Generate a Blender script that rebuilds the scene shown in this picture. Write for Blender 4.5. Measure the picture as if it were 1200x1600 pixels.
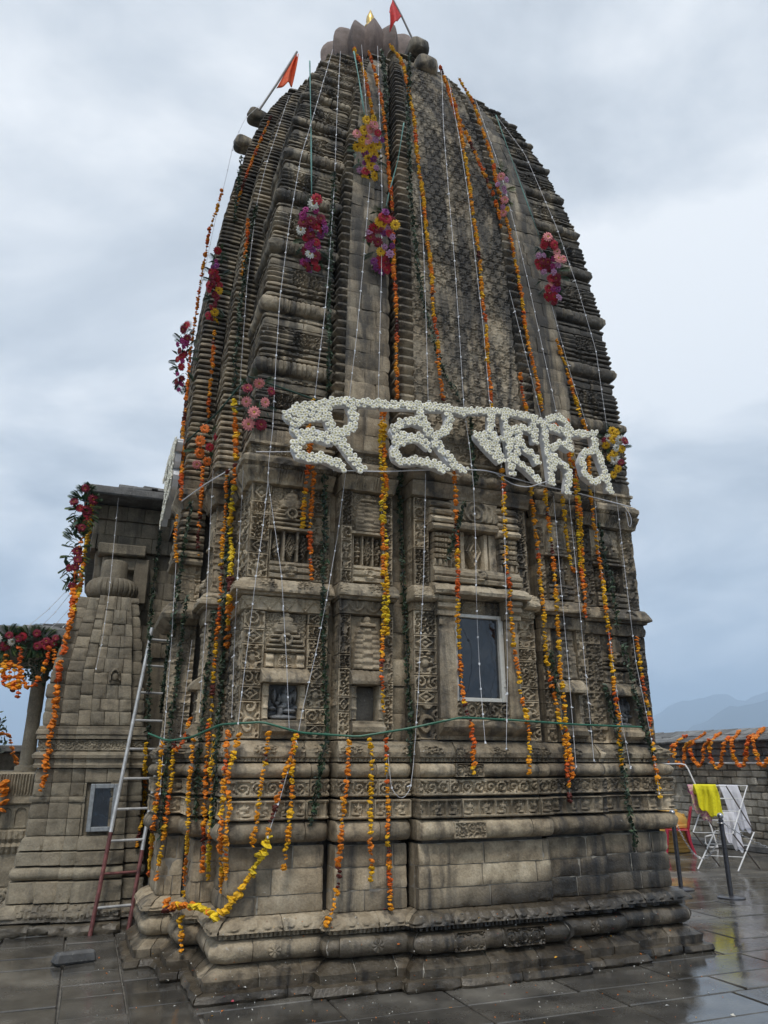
import bpy, bmesh, math, random
import numpy as np
from mathutils import Vector, Matrix, Euler
R = math.radians
rng = np.random.default_rng(7)
random.seed(7)
S = bpy.context.scene
COL = S.collection
for o in list(bpy.data.objects): bpy.data.objects.remove(o)

# ------------------------------------------------------------------ camera
F_PX, HOR, EYE, YAW = 1150.0, 1195.0, 1.6, 21.0
PITCH = math.atan((HOR - 800) / F_PX)
cd = bpy.data.cameras.new('camera'); cam = bpy.data.objects.new('camera', cd); COL.objects.link(cam)
cam.location = (0, 0, EYE)
cam.rotation_euler = (R(90) + PITCH, 0, -R(YAW))
cd.sensor_fit = 'VERTICAL'; cd.sensor_height = 36; cd.lens = F_PX / 1600 * 36
cd.clip_start = 0.05; cd.clip_end = 60000
S.camera = cam
S.render.resolution_x = 768; S.render.resolution_y = 1024

# ------------------------------------------------------------------ world, sun, exposure
SUN_EL, SUN_AZ = 58.0, 205.0      # azimuth from +Y clockwise: behind the camera, slightly left
W = bpy.data.worlds.new('World'); S.world = W; W.use_nodes = True
nt = W.node_tree; nt.nodes.clear()
def N(nt, t, **k):
    n = nt.nodes.new(t)
    for a, b in k.items(): setattr(n, a, b)
    return n
wo = N(nt, 'ShaderNodeOutputWorld')
sky = N(nt, 'ShaderNodeTexSky', sky_type='NISHITA', sun_disc=False)
sky.sun_elevation = R(SUN_EL); sky.sun_rotation = R(SUN_AZ); sky.air_density = 1.2; sky.dust_density = 3.0
bgs = N(nt, 'ShaderNodeBackground'); bgs.inputs[1].default_value = 0.10
nt.links.new(sky.outputs[0], bgs.inputs[0])
tc = N(nt, 'ShaderNodeTexCoord')
sep = N(nt, 'ShaderNodeSeparateXYZ'); nt.links.new(tc.outputs['Generated'], sep.inputs[0])
def wm(op, a, b=None, c=None):
    n = N(nt, 'ShaderNodeMath', operation=op)
    for i, v in enumerate((a, b, c)):
        if v is None: continue
        if isinstance(v, (int, float)): n.inputs[i].default_value = v
        else: nt.links.new(v, n.inputs[i])
    return n.outputs[0]
zz = wm('ADD', wm('MAXIMUM', sep.outputs[2], 0.0), 0.28)
cx = wm('DIVIDE', sep.outputs[0], zz); cy = wm('DIVIDE', sep.outputs[1], zz)
cmb = N(nt, 'ShaderNodeCombineXYZ'); nt.links.new(cx, cmb.inputs[0]); nt.links.new(cy, cmb.inputs[1])
cmb.inputs[2].default_value = 3.7
n1 = N(nt, 'ShaderNodeTexNoise'); n1.inputs['Scale'].default_value = 1.9; n1.inputs['Detail'].default_value = 8; n1.inputs['Roughness'].default_value = 0.55
n1.inputs['Distortion'].default_value = 0.35
nt.links.new(cmb.outputs[0], n1.inputs['Vector'])
rp = N(nt, 'ShaderNodeValToRGB')
E_ = rp.color_ramp.elements
E_[0].position = 0.36; E_[0].color = (0.40, 0.435, 0.475, 1)
E_[1].position = 0.60; E_[1].color = (0.80, 0.815, 0.825, 1)
e = E_.new(0.47); e.color = (0.56, 0.595, 0.63, 1)
nt.links.new(n1.outputs[0], rp.inputs[0])
# cloud deck thins and turns slate blue towards the horizon, as an overcast sky does all the way round
lowr = N(nt, 'ShaderNodeMapRange'); lowr.inputs[1].default_value = 0.0; lowr.inputs[2].default_value = 0.30
nt.links.new(sep.outputs[2], lowr.inputs[0])
lowc = N(nt, 'ShaderNodeMix', data_type='RGBA', blend_type='MULTIPLY'); lowc.inputs[0].default_value = 1.0
lr = N(nt, 'ShaderNodeValToRGB'); lr.color_ramp.elements[0].color = (0.80, 0.87, 0.98, 1); lr.color_ramp.elements[1].color = (1, 1, 1, 1)
nt.links.new(lowr.outputs[0], lr.inputs[0])
nt.links.new(rp.outputs[0], lowc.inputs[6]); nt.links.new(lr.outputs[0], lowc.inputs[7])
bgc = N(nt, 'ShaderNodeBackground'); bgc.inputs[1].default_value = 1.0
nt.links.new(lowc.outputs[2], bgc.inputs[0])
mxs = N(nt, 'ShaderNodeMixShader'); mxs.inputs[0].default_value = 0.88
nt.links.new(bgs.outputs[0], mxs.inputs[1]); nt.links.new(bgc.outputs[0], mxs.inputs[2])
nt.links.new(mxs.outputs[0], wo.inputs[0])

sd = bpy.data.lights.new('sun', 'SUN'); sun = bpy.data.objects.new('sun', sd); COL.objects.link(sun)
sd.energy = 1.5; sd.angle = R(12); sd.color = (1.0, 0.965, 0.91)
sun.rotation_euler = (R(90 - SUN_EL), 0, R(180 - SUN_AZ))
sun.location = (0, -10, 30)
S.view_settings.view_transform = 'Standard'; S.view_settings.look = 'None'
S.view_settings.exposure = 0.54; S.view_settings.gamma = 1.0
S.render.engine = 'CYCLES'; S.cycles.volume_bounces = 2

# ------------------------------------------------------------------ pixel helpers (photo pixels, 1200 x 1600)
def ray(x, y):
    r0, r1 = (x - 600) / F_PX, (800 - y) / F_PX
    fw = math.cos(PITCH) - r1 * math.sin(PITCH); up = math.sin(PITCH) + r1 * math.cos(PITCH)
    a = R(YAW)
    return Vector((r0 * math.cos(a) + fw * math.sin(a), -r0 * math.sin(a) + fw * math.cos(a), up))
EYEV = Vector((0, 0, EYE))
def onv(x, y, v): d = ray(x, y); return EYEV + d * (v / d.y)
def onz(x, y, z): d = ray(x, y); return EYEV + d * ((z - EYE) / d.z)
def onu(x, y, u): d = ray(x, y); return EYEV + d * (u / d.x)

# ------------------------------------------------------------------ noise
_T = rng.random(65536).astype(np.float32)
def vnoise(p, seed=0):
    i = np.floor(p).astype(np.int64); f = (p - i).astype(np.float32); f = f * f * (3 - 2 * f)
    out = 0
    for dx in (0, 1):
        wx = f[..., 0] if dx else 1 - f[..., 0]
        for dy in (0, 1):
            wy = f[..., 1] if dy else 1 - f[..., 1]
            for dz in (0, 1):
                wz = f[..., 2] if dz else 1 - f[..., 2]
                h = ((i[..., 0] + dx) * 73856093) ^ ((i[..., 1] + dy) * 19349663) ^ ((i[..., 2] + dz) * 83492791) ^ (seed * 2654435)
                h = (h ^ (h >> 13)) * 1274126177
                out = out + _T[((h >> 7) & 65535)] * wx * wy * wz
    return out * 2 - 1
def fbm(p, scale, octv=3, seed=0):
    o = 0; a = 1.0; t = 0
    for k in range(octv):
        o = o + a * vnoise(p * (scale * 2 ** k), seed + k * 17); t += a; a *= .5
    return o / t

# ------------------------------------------------------------------ object helpers
def empty(name, loc=(0, 0, 0), label=None, cat=None, group=None, rz=0):
    o = bpy.data.objects.new(name, None); COL.objects.link(o); o.location = loc; o.rotation_euler = (0, 0, rz)
    o.empty_display_size = .1
    if label: tag(o, label, cat, group)
    return o
def tag(o, label=None, cat=None, group=None, kind=None):
    if label: o['label'] = label
    if cat: o['category'] = cat
    if group: o['group'] = group
    if kind: o['kind'] = kind
    return o
def link(name, me, mat=None, parent=None, loc=None):
    o = bpy.data.objects.new(name, me); COL.objects.link(o)
    if mat is not None:
        for m in (mat if isinstance(mat, (list, tuple)) else [mat]): me.materials.append(m)
    if parent is not None:
        o.parent = parent
        o.matrix_parent_inverse = parent_inv(parent)
    if loc is not None: o.location = loc
    return o
def wmat(o):
    m = Matrix.LocRotScale(o.location, o.rotation_euler, o.scale)
    return wmat(o.parent) @ o.matrix_parent_inverse @ m if o.parent is not None else m
def parent_inv(p): return wmat(p).inverted()
def npmesh(name, V, Fq=None, Ft=None, smooth=True, sharp=40):
    V = np.asarray(V, np.float32).reshape(-1, 3)
    me = bpy.data.meshes.new(name)
    me.vertices.add(len(V)); me.vertices.foreach_set('co', V.ravel())
    parts = []; starts = []; tot = []; n = 0
    for Fa, k in ((Fq, 4), (Ft, 3)):
        if Fa is not None and len(Fa):
            Fa = np.asarray(Fa, np.int32).reshape(-1, k); parts.append(Fa.ravel())
            starts.append(n + np.arange(len(Fa), dtype=np.int32) * k); tot.append(np.full(len(Fa), k, np.int32)); n += Fa.size
    L = np.concatenate(parts)
    me.loops.add(len(L)); me.loops.foreach_set('vertex_index', L)
    st = np.concatenate(starts); me.polygons.add(len(st)); me.polygons.foreach_set('loop_start', st)
    try: me.polygons.foreach_set('loop_total', np.concatenate(tot))
    except Exception: pass
    me.polygons.foreach_set('use_smooth', np.full(len(st), bool(smooth)))
    me.update(calc_edges=True)
    if smooth and sharp:
        me.set_sharp_from_angle(angle=R(sharp))
    return me
def gridfaces(n, m, flip=False):
    i = np.arange(n - 1)[:, None]; j = np.arange(m - 1)[None, :]
    a = i * m + j
    q = np.stack([a, a + m, a + m + 1, a + 1], -1).reshape(-1, 4)
    return q[:, ::-1] if flip else q
class MB:
    """collects simple shapes into one mesh"""
    def __init__(s): s.v = []; s.q = []; s.t = []; s.n = 0
    def add(s, V, q=None, t=None):
        V = np.asarray(V, float).reshape(-1, 3); s.v.append(V)
        if q is not None and len(q): s.q.append(np.asarray(q, int) + s.n)
        if t is not None and len(t): s.t.append(np.asarray(t, int) + s.n)
        s.n += len(V); return s
    def box(s, c, h, rot=None, j=0.0):
        c = np.array(c, float); h = np.array(h, float)
        P = np.array([[x, y, z] for x in (-1, 1) for y in (-1, 1) for z in (-1, 1)], float) * h
        if j: P += (rng.random(P.shape) - .5) * 2 * j
        if rot is not None: P = P @ np.array(rot).T
        return s.add(P + c, [[0, 1, 3, 2], [4, 6, 7, 5], [0, 4, 5, 1], [2, 3, 7, 6], [0, 2, 6, 4], [1, 5, 7, 3]])
    def bevbox(s, c, h, b=.01, rot=None, j=0.0):
        """box with chamfered edges, 24 verts"""
        h = np.array(h, float); b = min(b, h.min() * .45)
        pts = {}; P = []
        for sx in (-1, 1):
            for sy in (-1, 1):
                for sz in (-1, 1):
                    jj = (rng.random(3) - .5) * 2 * j
                    for ax in range(3):
                        q = np.array([sx, sy, sz]) * (h - b); q[ax] = (sx, sy, sz)[ax] * h[ax]
                        pts[(sx, sy, sz, ax)] = len(P); P.append(q + jj)
        Q = []; T = []
        for ax in range(3):
            a, b2 = [k for k in range(3) if k != ax]
            for sg in (-1, 1):
                def k(u, v):
                    t = [0, 0, 0]; t[ax] = sg; t[a] = u; t[b2] = v; return pts[(*t, ax)]
                f = [k(-1, -1), k(1, -1), k(1, 1), k(-1, 1)]
                if (sg > 0) == (ax == 1): f = f[::-1]
                Q.append(f)
        for ax in range(3):
            a, b2 = [k for k in range(3) if k != ax]
            for u in (-1, 1):
                for v in (-1, 1):
                    def k(sg, w):
                        t = [0, 0, 0]; t[ax] = sg; t[a] = u; t[b2] = v; return pts[(*t, w)]
                    Q.append([k(-1, a), k(1, a), k(1, b2), k(-1, b2)])
        for sx in (-1, 1):
            for sy in (-1, 1):
                for sz in (-1, 1): T.append([pts[(sx, sy, sz, k)] for k in range(3)])
        P = np.array(P)
        if rot is not None: P = P @ np.array(rot).T
        return s.add(P + np.array(c, float), Q, T)
    def tube(s, pts, r, k=6, cap=True):
        P = np.asarray(pts, float); n = len(P)
        rr = np.broadcast_to(np.asarray(r, float), (n,))
        t = np.gradient(P, axis=0); t /= np.linalg.norm(t, axis=1)[:, None] + 1e-9
        ref = np.array([0, 0, 1.]) if abs(t[:, 2]).mean() < .8 else np.array([1., 0, 0])
        b = np.cross(t, ref); b /= np.linalg.norm(b, axis=1)[:, None] + 1e-9
        c = np.cross(b, t)
        an = np.arange(k) / k * 2 * np.pi
        V = P[:, None, :] + rr[:, None, None] * (b[:, None, :] * np.cos(an)[None, :, None] + c[:, None, :] * np.sin(an)[None, :, None])
        q = []
        for i in range(n - 1):
            for j in range(k):
                j2 = (j + 1) % k; q.append([i * k + j, i * k + j2, (i + 1) * k + j2, (i + 1) * k + j])
        V = V.reshape(-1, 3); tri = []
        if cap:
            V = np.concatenate([V, P[:1], P[-1:]])
            for j in range(k):
                tri.append([n * k, (j + 1) % k, j]); tri.append([n * k + 1, (n - 1) * k + j, (n - 1) * k + (j + 1) % k])
        return s.add(V, q, tri)
    def lathe(s, prof, c=(0, 0, 0), k=20, ax=None):
        P = np.asarray(prof, float); n = len(P); an = np.arange(k) / k * 2 * np.pi
        V = np.stack([P[:, 0][:, None] * np.cos(an), P[:, 0][:, None] * np.sin(an), np.repeat(P[:, 1][:, None], k, 1)], -1).reshape(-1, 3)
        q = []
        for i in range(n - 1):
            for j in range(k):
                j2 = (j + 1) % k; q.append([i * k + j, i * k + j2, (i + 1) * k + j2, (i + 1) * k + j])
        if ax is not None: V = V @ np.array(ax).T
        return s.add(V + np.array(c, float), q)
    def mesh(s, name, smooth=True, sharp=40):
        return npmesh(name, np.concatenate(s.v), np.concatenate(s.q) if s.q else None, np.concatenate(s.t) if s.t else None, smooth, sharp)
    def build(s, name, mat, parent=None, smooth=True, sharp=40): return link(name, s.mesh(name, smooth, sharp), mat, parent)

# ------------------------------------------------------------------ materials
def newmat(name):
    m = bpy.data.materials.new(name); m.use_nodes = True; t = m.node_tree
    return m, t, t.nodes['Principled BSDF']
def mth(t, op, a, b=None, clamp=False):
    n = t.nodes.new('ShaderNodeMath'); n.operation = op; n.use_clamp = clamp
    for i, v in enumerate((a, b)):
        if v is None: continue
        if isinstance(v, (int, float)): n.inputs[i].default_value = v
        else: t.links.new(v, n.inputs[i])
    return n.outputs[0]
def rampn(t, src, stops):
    n = t.nodes.new('ShaderNodeValToRGB'); el = n.color_ramp.elements
    el[0].position, el[0].color = stops[0][0], (*stops[0][1], 1); el[1].position, el[1].color = stops[-1][0], (*stops[-1][1], 1)
    for p, c in stops[1:-1]: x = el.new(p); x.color = (*c, 1)
    t.links.new(src, n.inputs[0]); return n.outputs[0]
def noise(t, vec, scale, detail=5, rough=.55, dist=0.0):
    n = t.nodes.new('ShaderNodeTexNoise'); n.inputs['Scale'].default_value = scale; n.inputs['Detail'].default_value = detail
    n.inputs['Roughness'].default_value = rough; n.inputs['Distortion'].default_value = dist
    t.links.new(vec, n.inputs['Vector']); return n.outputs[0]
def mixc(t, f, a, b, mode='MIX'):
    n = t.nodes.new('ShaderNodeMix'); n.data_type = 'RGBA'; n.blend_type = mode
    for i, v in ((0, f), (6, a), (7, b)):
        if isinstance(v, (int, float)): n.inputs[i].default_value = v
        elif isinstance(v, tuple): n.inputs[i].default_value = (*v, 1)
        else: t.links.new(v, n.inputs[i])
    return n.outputs[2]
def maprange(t, v, a, b, c=0., d=1.):
    n = t.nodes.new('ShaderNodeMapRange'); n.clamp = True
    t.links.new(v, n.inputs[0])
    for i, x in enumerate((a, b, c, d)): n.inputs[i + 1].default_value = x
    return n.outputs[0]
def scalev(t, v, s):
    n = t.nodes.new('ShaderNodeVectorMath'); n.operation = 'MULTIPLY'; t.links.new(v, n.inputs[0]); n.inputs[1].default_value = s
    return n.outputs[0]

def stone(name, dark, mid, light, soot=1.0, wet=1.0, tint=.34, lichen=1.0, right=1.0):
    m, t, b = newmat(name)
    g = t.nodes.new('ShaderNodeNewGeometry'); P = g.outputs['Position']
    oi = t.nodes.new('ShaderNodeObjectInfo')
    sx = t.nodes.new('ShaderNodeSeparateXYZ'); t.links.new(P, sx.inputs[0])
    big = noise(t, P, 1.1, 4); midn = noise(t, P, 7, 7, .62); fine = noise(t, P, 55, 4, .6)
    v = mth(t, 'ADD', mth(t, 'MULTIPLY', big, .5), mth(t, 'MULTIPLY', midn, .5))
    c = rampn(t, v, [(.36, dark), (.5, mid), (.64, light)])
    c = mixc(t, .5, c, rampn(t, fine, [(.3, (.55, .55, .55)), (.7, (1.25, 1.25, 1.25))]), 'MULTIPLY')
    tn = mth(t, 'ADD', mth(t, 'MULTIPLY', oi.outputs['Random'], tint), 1 - tint * .55)
    cb = t.nodes.new('ShaderNodeCombineXYZ')
    for i in range(3): t.links.new(tn, cb.inputs[i])
    c = mixc(t, 1.0, c, cb.outputs[0], 'MULTIPLY')
    # warm / cool shift from stone to stone
    hs = mth(t, 'FRACT', mth(t, 'MULTIPLY', oi.outputs['Random'], 7.31))
    c = mixc(t, mth(t, 'MULTIPLY', hs, .4), c, mixc(t, 1.0, c, (.88, .96, 1.04), 'MULTIPLY'))
    # black algae streaks run down the stone
    st = noise(t, scalev(t, P, (5.5, 5.5, .55)), 1.0, 6, .62, .6)
    hi = maprange(t, sx.outputs[2], 3.6, 6.5, -.015, .085)
    rt = maprange(t, sx.outputs[0], 2.6, 5.2, .0, .10 * right)
    thr = mth(t, 'ADD', mth(t, 'ADD', st, hi), rt)
    sm = maprange(t, thr, .50, .66)
    film = mth(t, 'MULTIPLY', maprange(t, sx.outputs[2], 4.0, 6.5), .55 * soot)
    c = mixc(t, film, c, mixc(t, 1.0, c, (.52, .56, .62), 'MULTIPLY'))
    c = mixc(t, mth(t, 'MULTIPLY', sm, .86 * soot), c, (.034, .033, .032))
    ws = noise(t, scalev(t, P, (9, 9, .8)), 1.0, 5, .6, .4)
    c = mixc(t, mth(t, 'MULTIPLY', mth(t, 'MULTIPLY', maprange(t, ws, .64, .78), maprange(t, sx.outputs[2], .9, 1.3)), .28 * lichen), c, (.44, .42, .38))
    # pale lichen flecks and mineral bloom
    if lichen:
        l1 = noise(t, P, 26, 5, .7); l2 = noise(t, P, 2.3, 3)
        lm = mth(t, 'MULTIPLY', maprange(t, l1, .63, .70), maprange(t, l2, .46, .62))
        c = mixc(t, mth(t, 'MULTIPLY', lm, .75 * lichen), c, (.46, .44, .40))
    # rain-soaked stone low down, most on the exposed right side
    rw = .78
    if wet:
        wn = noise(t, P, 1.7, 5, .6)
        wz = mth(t, 'ADD', mth(t, 'MULTIPLY', sx.outputs[2], -1.0), mth(t, 'ADD', mth(t, 'MULTIPLY', wn, .55), maprange(t, sx.outputs[0], 1.4, 4.2, .03, .60)))
        wmk = mth(t, 'MULTIPLY', maprange(t, wz, .0, .16), wet)
        c = mixc(t, mth(t, 'MULTIPLY', wmk, .88), c, mixc(t, 1.0, c, (.16, .16, .17), 'MULTIPLY'))
        ro = t.nodes.new('ShaderNodeMix'); ro.inputs[2].default_value = .8; ro.inputs[3].default_value = .30
        t.links.new(wmk, ro.inputs[0]); t.links.new(ro.outputs[0], b.inputs['Roughness'])
    else: b.inputs['Roughness'].default_value = rw
    t.links.new(c, b.inputs['Base Color'])
    bp = t.nodes.new('ShaderNodeBump'); bp.inputs['Strength'].default_value = .85; bp.inputs['Distance'].default_value = .016
    hh = mth(t, 'ADD', mth(t, 'MULTIPLY', midn, .6), mth(t, 'MULTIPLY', fine, .45))
    t.links.new(hh, bp.inputs['Height']); t.links.new(bp.outputs[0], b.inputs['Normal'])
    return m
STONE = stone('temple_stone', (.125, .095, .060), (.355, .282, .186), (.51, .422, .297), soot=1.0, tint=.78)
STONE2 = stone('mandapa_stone', (.14, .115, .078), (.25, .208, .145), (.34, .288, .205), soot=.65, wet=.8, tint=.5, lichen=.5)
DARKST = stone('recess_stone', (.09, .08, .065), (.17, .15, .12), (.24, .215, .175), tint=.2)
STATUE = stone('statue_stone', (.11, .11, .11), (.19, .19, .19), (.27, .27, .26), soot=.3, wet=0, tint=0, lichen=.4)
PINKST = stone('amalaka_stone', (.12, .088, .072), (.225, .165, .138), (.33, .255, .22), soot=.25, wet=0, tint=.45, lichen=.6)
WALLST = stone('boundary_stone', (.16, .135, .10), (.36, .315, .245), (.58, .53, .44), soot=.6, wet=0, tint=.9, lichen=1.3, right=-.2)
SLATE = stone('slate', (.075, .073, .07), (.15, .147, .142), (.26, .255, .245), soot=.3, wet=0, tint=.6, right=0)

def plain(name, col, rough=.6, metal=0.0, var=.25, scale=30, trans=0.0, spec=.5):
    m, t, b = newmat(name)
    g = t.nodes.new('ShaderNodeNewGeometry')
    n = noise(t, g.outputs['Position'], scale, 4)
    lo = tuple(x * (1 - var) for x in col); hi_ = tuple(min(1, x * (1 + var)) for x in col)
    t.links.new(rampn(t, n, [(.3, lo), (.7, hi_)]), b.inputs['Base Color'])
    b.inputs['Roughness'].default_value = rough; b.inputs['Metallic'].default_value = metal
    b.inputs['Specular IOR Level'].default_value = spec
    return m
def attrmat(name, rough=.7, sss=0.0):
    m, t, b = newmat(name)
    a = t.nodes.new('ShaderNodeAttribute'); a.attribute_name = 'col'
    g = t.nodes.new('ShaderNodeNewGeometry'); n = noise(t, g.outputs['Position'], 140, 3)
    c = mixc(t, 1.0, a.outputs['Color'], rampn(t, n, [(.3, (.62, .62, .62)), (.7, (1.15, 1.15, 1.15))]), 'MULTIPLY')
    t.links.new(c, b.inputs['Base Color']); b.inputs['Roughness'].default_value = rough
    return m
MARI = attrmat('marigold_petal'); LEAFM = attrmat('garland_leaf', .5); CHRYS = attrmat('white_bloom', .75)
WIRE = plain('white_wire', (.62, .62, .64), .5, var=.1); BULB = plain('clear_bulb', (.8, .82, .85), .25, var=.05)
GREENC = plain('green_cord', (.02, .12, .07), .5); DKGREEN = plain('dark_green_cord', (.012, .045, .03), .6)
RIBBON = plain('faded_green_ribbon', (.16, .34, .30), .6, var=.15)
FOAM = plain('white_foam', (.72, .73, .74), .8, var=.06)
GOLD = plain('gold', (.62, .44, .16), .35, 1.0, var=.3)
ALU = plain('aluminium', (.62, .60, .54), .4, .25, var=.08); ALUW = plain('white_aluminium', (.66, .67, .68), .4, .1, var=.08)
REDFLAG = plain('red_cloth', (.60, .035, .035), .7, var=.2); ORFLAG = plain('orange_cloth', (.72, .10, .02), .7, var=.2)
POLE = plain('flag_pole', (.20, .19, .18), .6); STEEL = plain('stainless_steel', (.45, .45, .46), .28, .9, var=.15)
DKSTEEL = plain('dark_steel_post', (.09, .09, .10), .3, .6, var=.3); LADM = plain('galvanised_ladder', (.62, .62, .61), .42, .35, var=.3, scale=9)
LADR = plain('red_primer', (.19, .07, .065), .6, .1, var=.6, scale=14)
REDPL = plain('red_plastic', (.42, .02, .05), .32, var=.12); TANK = plain('golden_tank', (.62, .38, .10), .38, .15, var=.12, scale=6)
YEL = plain('yellow_cloth', (.80, .72, .015), .8, var=.12); WHC = plain('white_cloth', (.72, .72, .78), .85, var=.05)
RACKW = plain('rack_white_rod', (.75, .75, .75), .4, var=.05); RACKD = plain('rack_dark_rod', (.10, .08, .07), .4)
PINKC, _t, _b = newmat('pink_print_cloth')
_g = _t.nodes.new('ShaderNodeNewGeometry'); _n = noise(_t, _g.outputs['Position'], 26, 3)
_t.links.new(rampn(_t, _n, [(.40, (.45, .10, .28)), (.5, (.68, .42, .42)), (.6, (.70, .58, .34))]), _b.inputs['Base Color']); _b.inputs['Roughness'].default_value = .85
def flat_attr(me, name, cols):
    a = me.color_attributes.new(name, 'FLOAT_COLOR', 'POINT')
    c = np.ones((len(me.vertices), 4), np.float32); c[:, :3] = cols; a.data.foreach_set('color', c.ravel())
EYEC0 = 0
FLM = {}
for k, c in dict(red=(.42, .012, .03), crimson=(.22, .01, .03), magenta=(.40, .04, .20), purple=(.26, .05, .22), yellow=(.80, .46, .015), orange=(.75, .17, .02), pink=(.78, .28, .27), white=(.75, .74, .66), lilac=(.55, .28, .46)).items():
    FLM[k] = plain('petal_' + k, c, .65, var=.25, scale=60)
EYEC = plain('flower_eye', (.30, .13, .02), .8); EYEY = plain('flower_eye_yellow', (.45, .30, .04), .8)
FROND = plain('frond_green', (.035, .085, .03), .5, var=.4); FRONDD = plain('bouquet_leaf', (.02, .055, .03), .45, var=.4); FRONDL = plain('pale_frond', (.14, .20, .07), .5, var=.4)

# window glass: dark mirror of the sky
GLASS, _t, _b = newmat('window_glass')
_b.inputs['Base Color'].default_value = (.012, .014, .018, 1); _b.inputs['Roughness'].default_value = .06; _b.inputs['Specular IOR Level'].default_value = .9
_g = _t.nodes.new('ShaderNodeNewGeometry'); _n = noise(_t, scalev(_t, _g.outputs['Position'], (12, 12, 1.5)), 1, 5)
_t.links.new(rampn(_t, _n, [(.42, (.04, .04, .04)), (.7, (.32, .32, .32))]), _b.inputs['Roughness'])
_n2 = noise(_t, scalev(_t, _g.outputs['Position'], (3.2, 3.2, 1.3)), 1, 3, .5, .8); _bp = _t.nodes.new('ShaderNodeBump'); _bp.inputs['Strength'].default_value = .5; _bp.inputs['Distance'].default_value = .06
_t.links.new(_n2, _bp.inputs['Height']); _t.links.new(_bp.outputs[0], _b.inputs['Normal'])

# wet paving
def paving(name, joints=False):
    m, t, b = newmat(name)
    g = t.nodes.new('ShaderNodeNewGeometry'); P = g.outputs['Position']; oi = t.nodes.new('ShaderNodeObjectInfo')
    a = noise(t, P, 2.2, 6, .6); f = noise(t, P, 45, 4)
    c = rampn(t, a, [(.33, (.040, .038, .034)), (.5, (.085, .079, .069)), (.68, (.15, .14, .12))])
    c = mixc(t, .45, c, rampn(t, f, [(.3, (.6, .6, .6)), (.7, (1.25, 1.25, 1.25))]), 'MULTIPLY')
    tn = mth(t, 'ADD', mth(t, 'MULTIPLY', oi.outputs['Random'], .55), .7)
    cb = t.nodes.new('ShaderNodeCombineXYZ')
    for i in range(3): t.links.new(tn, cb.inputs[i])
    c = mixc(t, 1.0, c, cb.outputs[0], 'MULTIPLY')
    h = mth(t, 'ADD', mth(t, 'MULTIPLY', a, .5), mth(t, 'MULTIPLY', f, .12))
    if joints:
        br = t.nodes.new('ShaderNodeTexBrick'); br.inputs['Scale'].default_value = 1.0; br.inputs['Brick Width'].default_value = .95; br.inputs['Row Height'].default_value = .45
        br.inputs['Mortar Size'].default_value = .012; t.links.new(P, br.inputs['Vector'])
        br.inputs['Color1'].default_value = (.8, .8, .8, 1); br.inputs['Color2'].default_value = (1.2, 1.2, 1.2, 1); br.inputs['Mortar'].default_value = (2.2, 2.1, 1.9, 1)
        c = mixc(t, 1.0, c, br.outputs['Color'], 'MULTIPLY')
        h = mth(t, 'SUBTRACT', h, mth(t, 'MULTIPLY', br.outputs['Fac'], .25))
    t.links.new(c, b.inputs['Base Color'])
    pn = noise(t, P, .55, 5, .6, .4)
    r = rampn(t, mth(t, 'ADD', pn, mth(t, 'MULTIPLY', f, .12)), [(.44, (.02, .02, .02)), (.54, (.10, .10, .10)), (.68, (.36, .36, .36))])
    t.links.new(r, b.inputs['Roughness']); b.inputs['Specular IOR Level'].default_value = .75
    bp = t.nodes.new('ShaderNodeBump'); bp.inputs['Strength'].default_value = .22; bp.inputs['Distance'].default_value = .02
    t.links.new(h, bp.inputs['Height']); t.links.new(bp.outputs[0], b.inputs['Normal'])
    return m
PAVE = paving('wet_slab'); PAVEJ = paving('wet_paving_far', True)
LIME = plain('lime_mortar', (.30, .275, .23), .9, var=.5, scale=9)
MORTAR = plain('wet_mortar', (.20, .19, .17), .45, var=.45, scale=14)

# ================================================================== SETTING
def slab_mesh(x0, x1, y0, y1, top, th=.06):
    mb = MB(); mb.bevbox(((x0 + x1) / 2, (y0 + y1) / 2, top - th / 2), ((x1 - x0) / 2, (y1 - y0) / 2, th / 2), .007, j=.004)
    return mb.mesh('paving_slab', True, 20)
gm = MB(); gm.add([(-90, -60, 0), (120, -60, 0), (120, 120, 0), (-90, 120, 0)], [[0, 1, 2, 3]])
V = gm.v[0]; V[:, 2] = -.035
courtyard = gm.build('courtyard_ground', MORTAR, smooth=False); tag(courtyard, kind='structure')
far = MB(); far.add([(-90, 9.42, -.012), (12.45, 9.42, -.012), (12.45, 120, -.012), (-90, 120, -.012)], [[0, 1, 2, 3]])
far.add([(-90, -60, -.012), (12.45, -60, -.012), (12.45, 3.6, -.012), (-90, 3.6, -.012)], [[0, 1, 2, 3]])
far.add([(-90, 3.6, -.012), (-2.3, 3.6, -.012), (-2.3, 9.42, -.012), (-90, 9.42, -.012)], [[0, 1, 2, 3]])
tag(far.build('pavement', PAVEJ, smooth=False), kind='structure')
g = .008
v = 3.6
while v < 9.3:
    v1 = v + rng.uniform(.41, .50)
    if v1 > 9.2: v1 = 9.40
    u = .92 + rng.uniform(-.04, .02)
    while u < 12.3:
        u1 = min(u + rng.uniform(.72, 1.15), 12.44)
        if 12.44 - u1 < .4: u1 = 12.44
        if not (u > 1.15 and u1 < 5.3 and v > 6.15):
            link('paving_slab', slab_mesh(u + g, u1 - g, v + g, v1 - g, rng.uniform(-.004, .004)), PAVE, courtyard)
        u = u1
    v = v1
u = -2.3
cols = [-2.3, -1.72, -1.12, -.55, .02, .47, .91]
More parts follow.
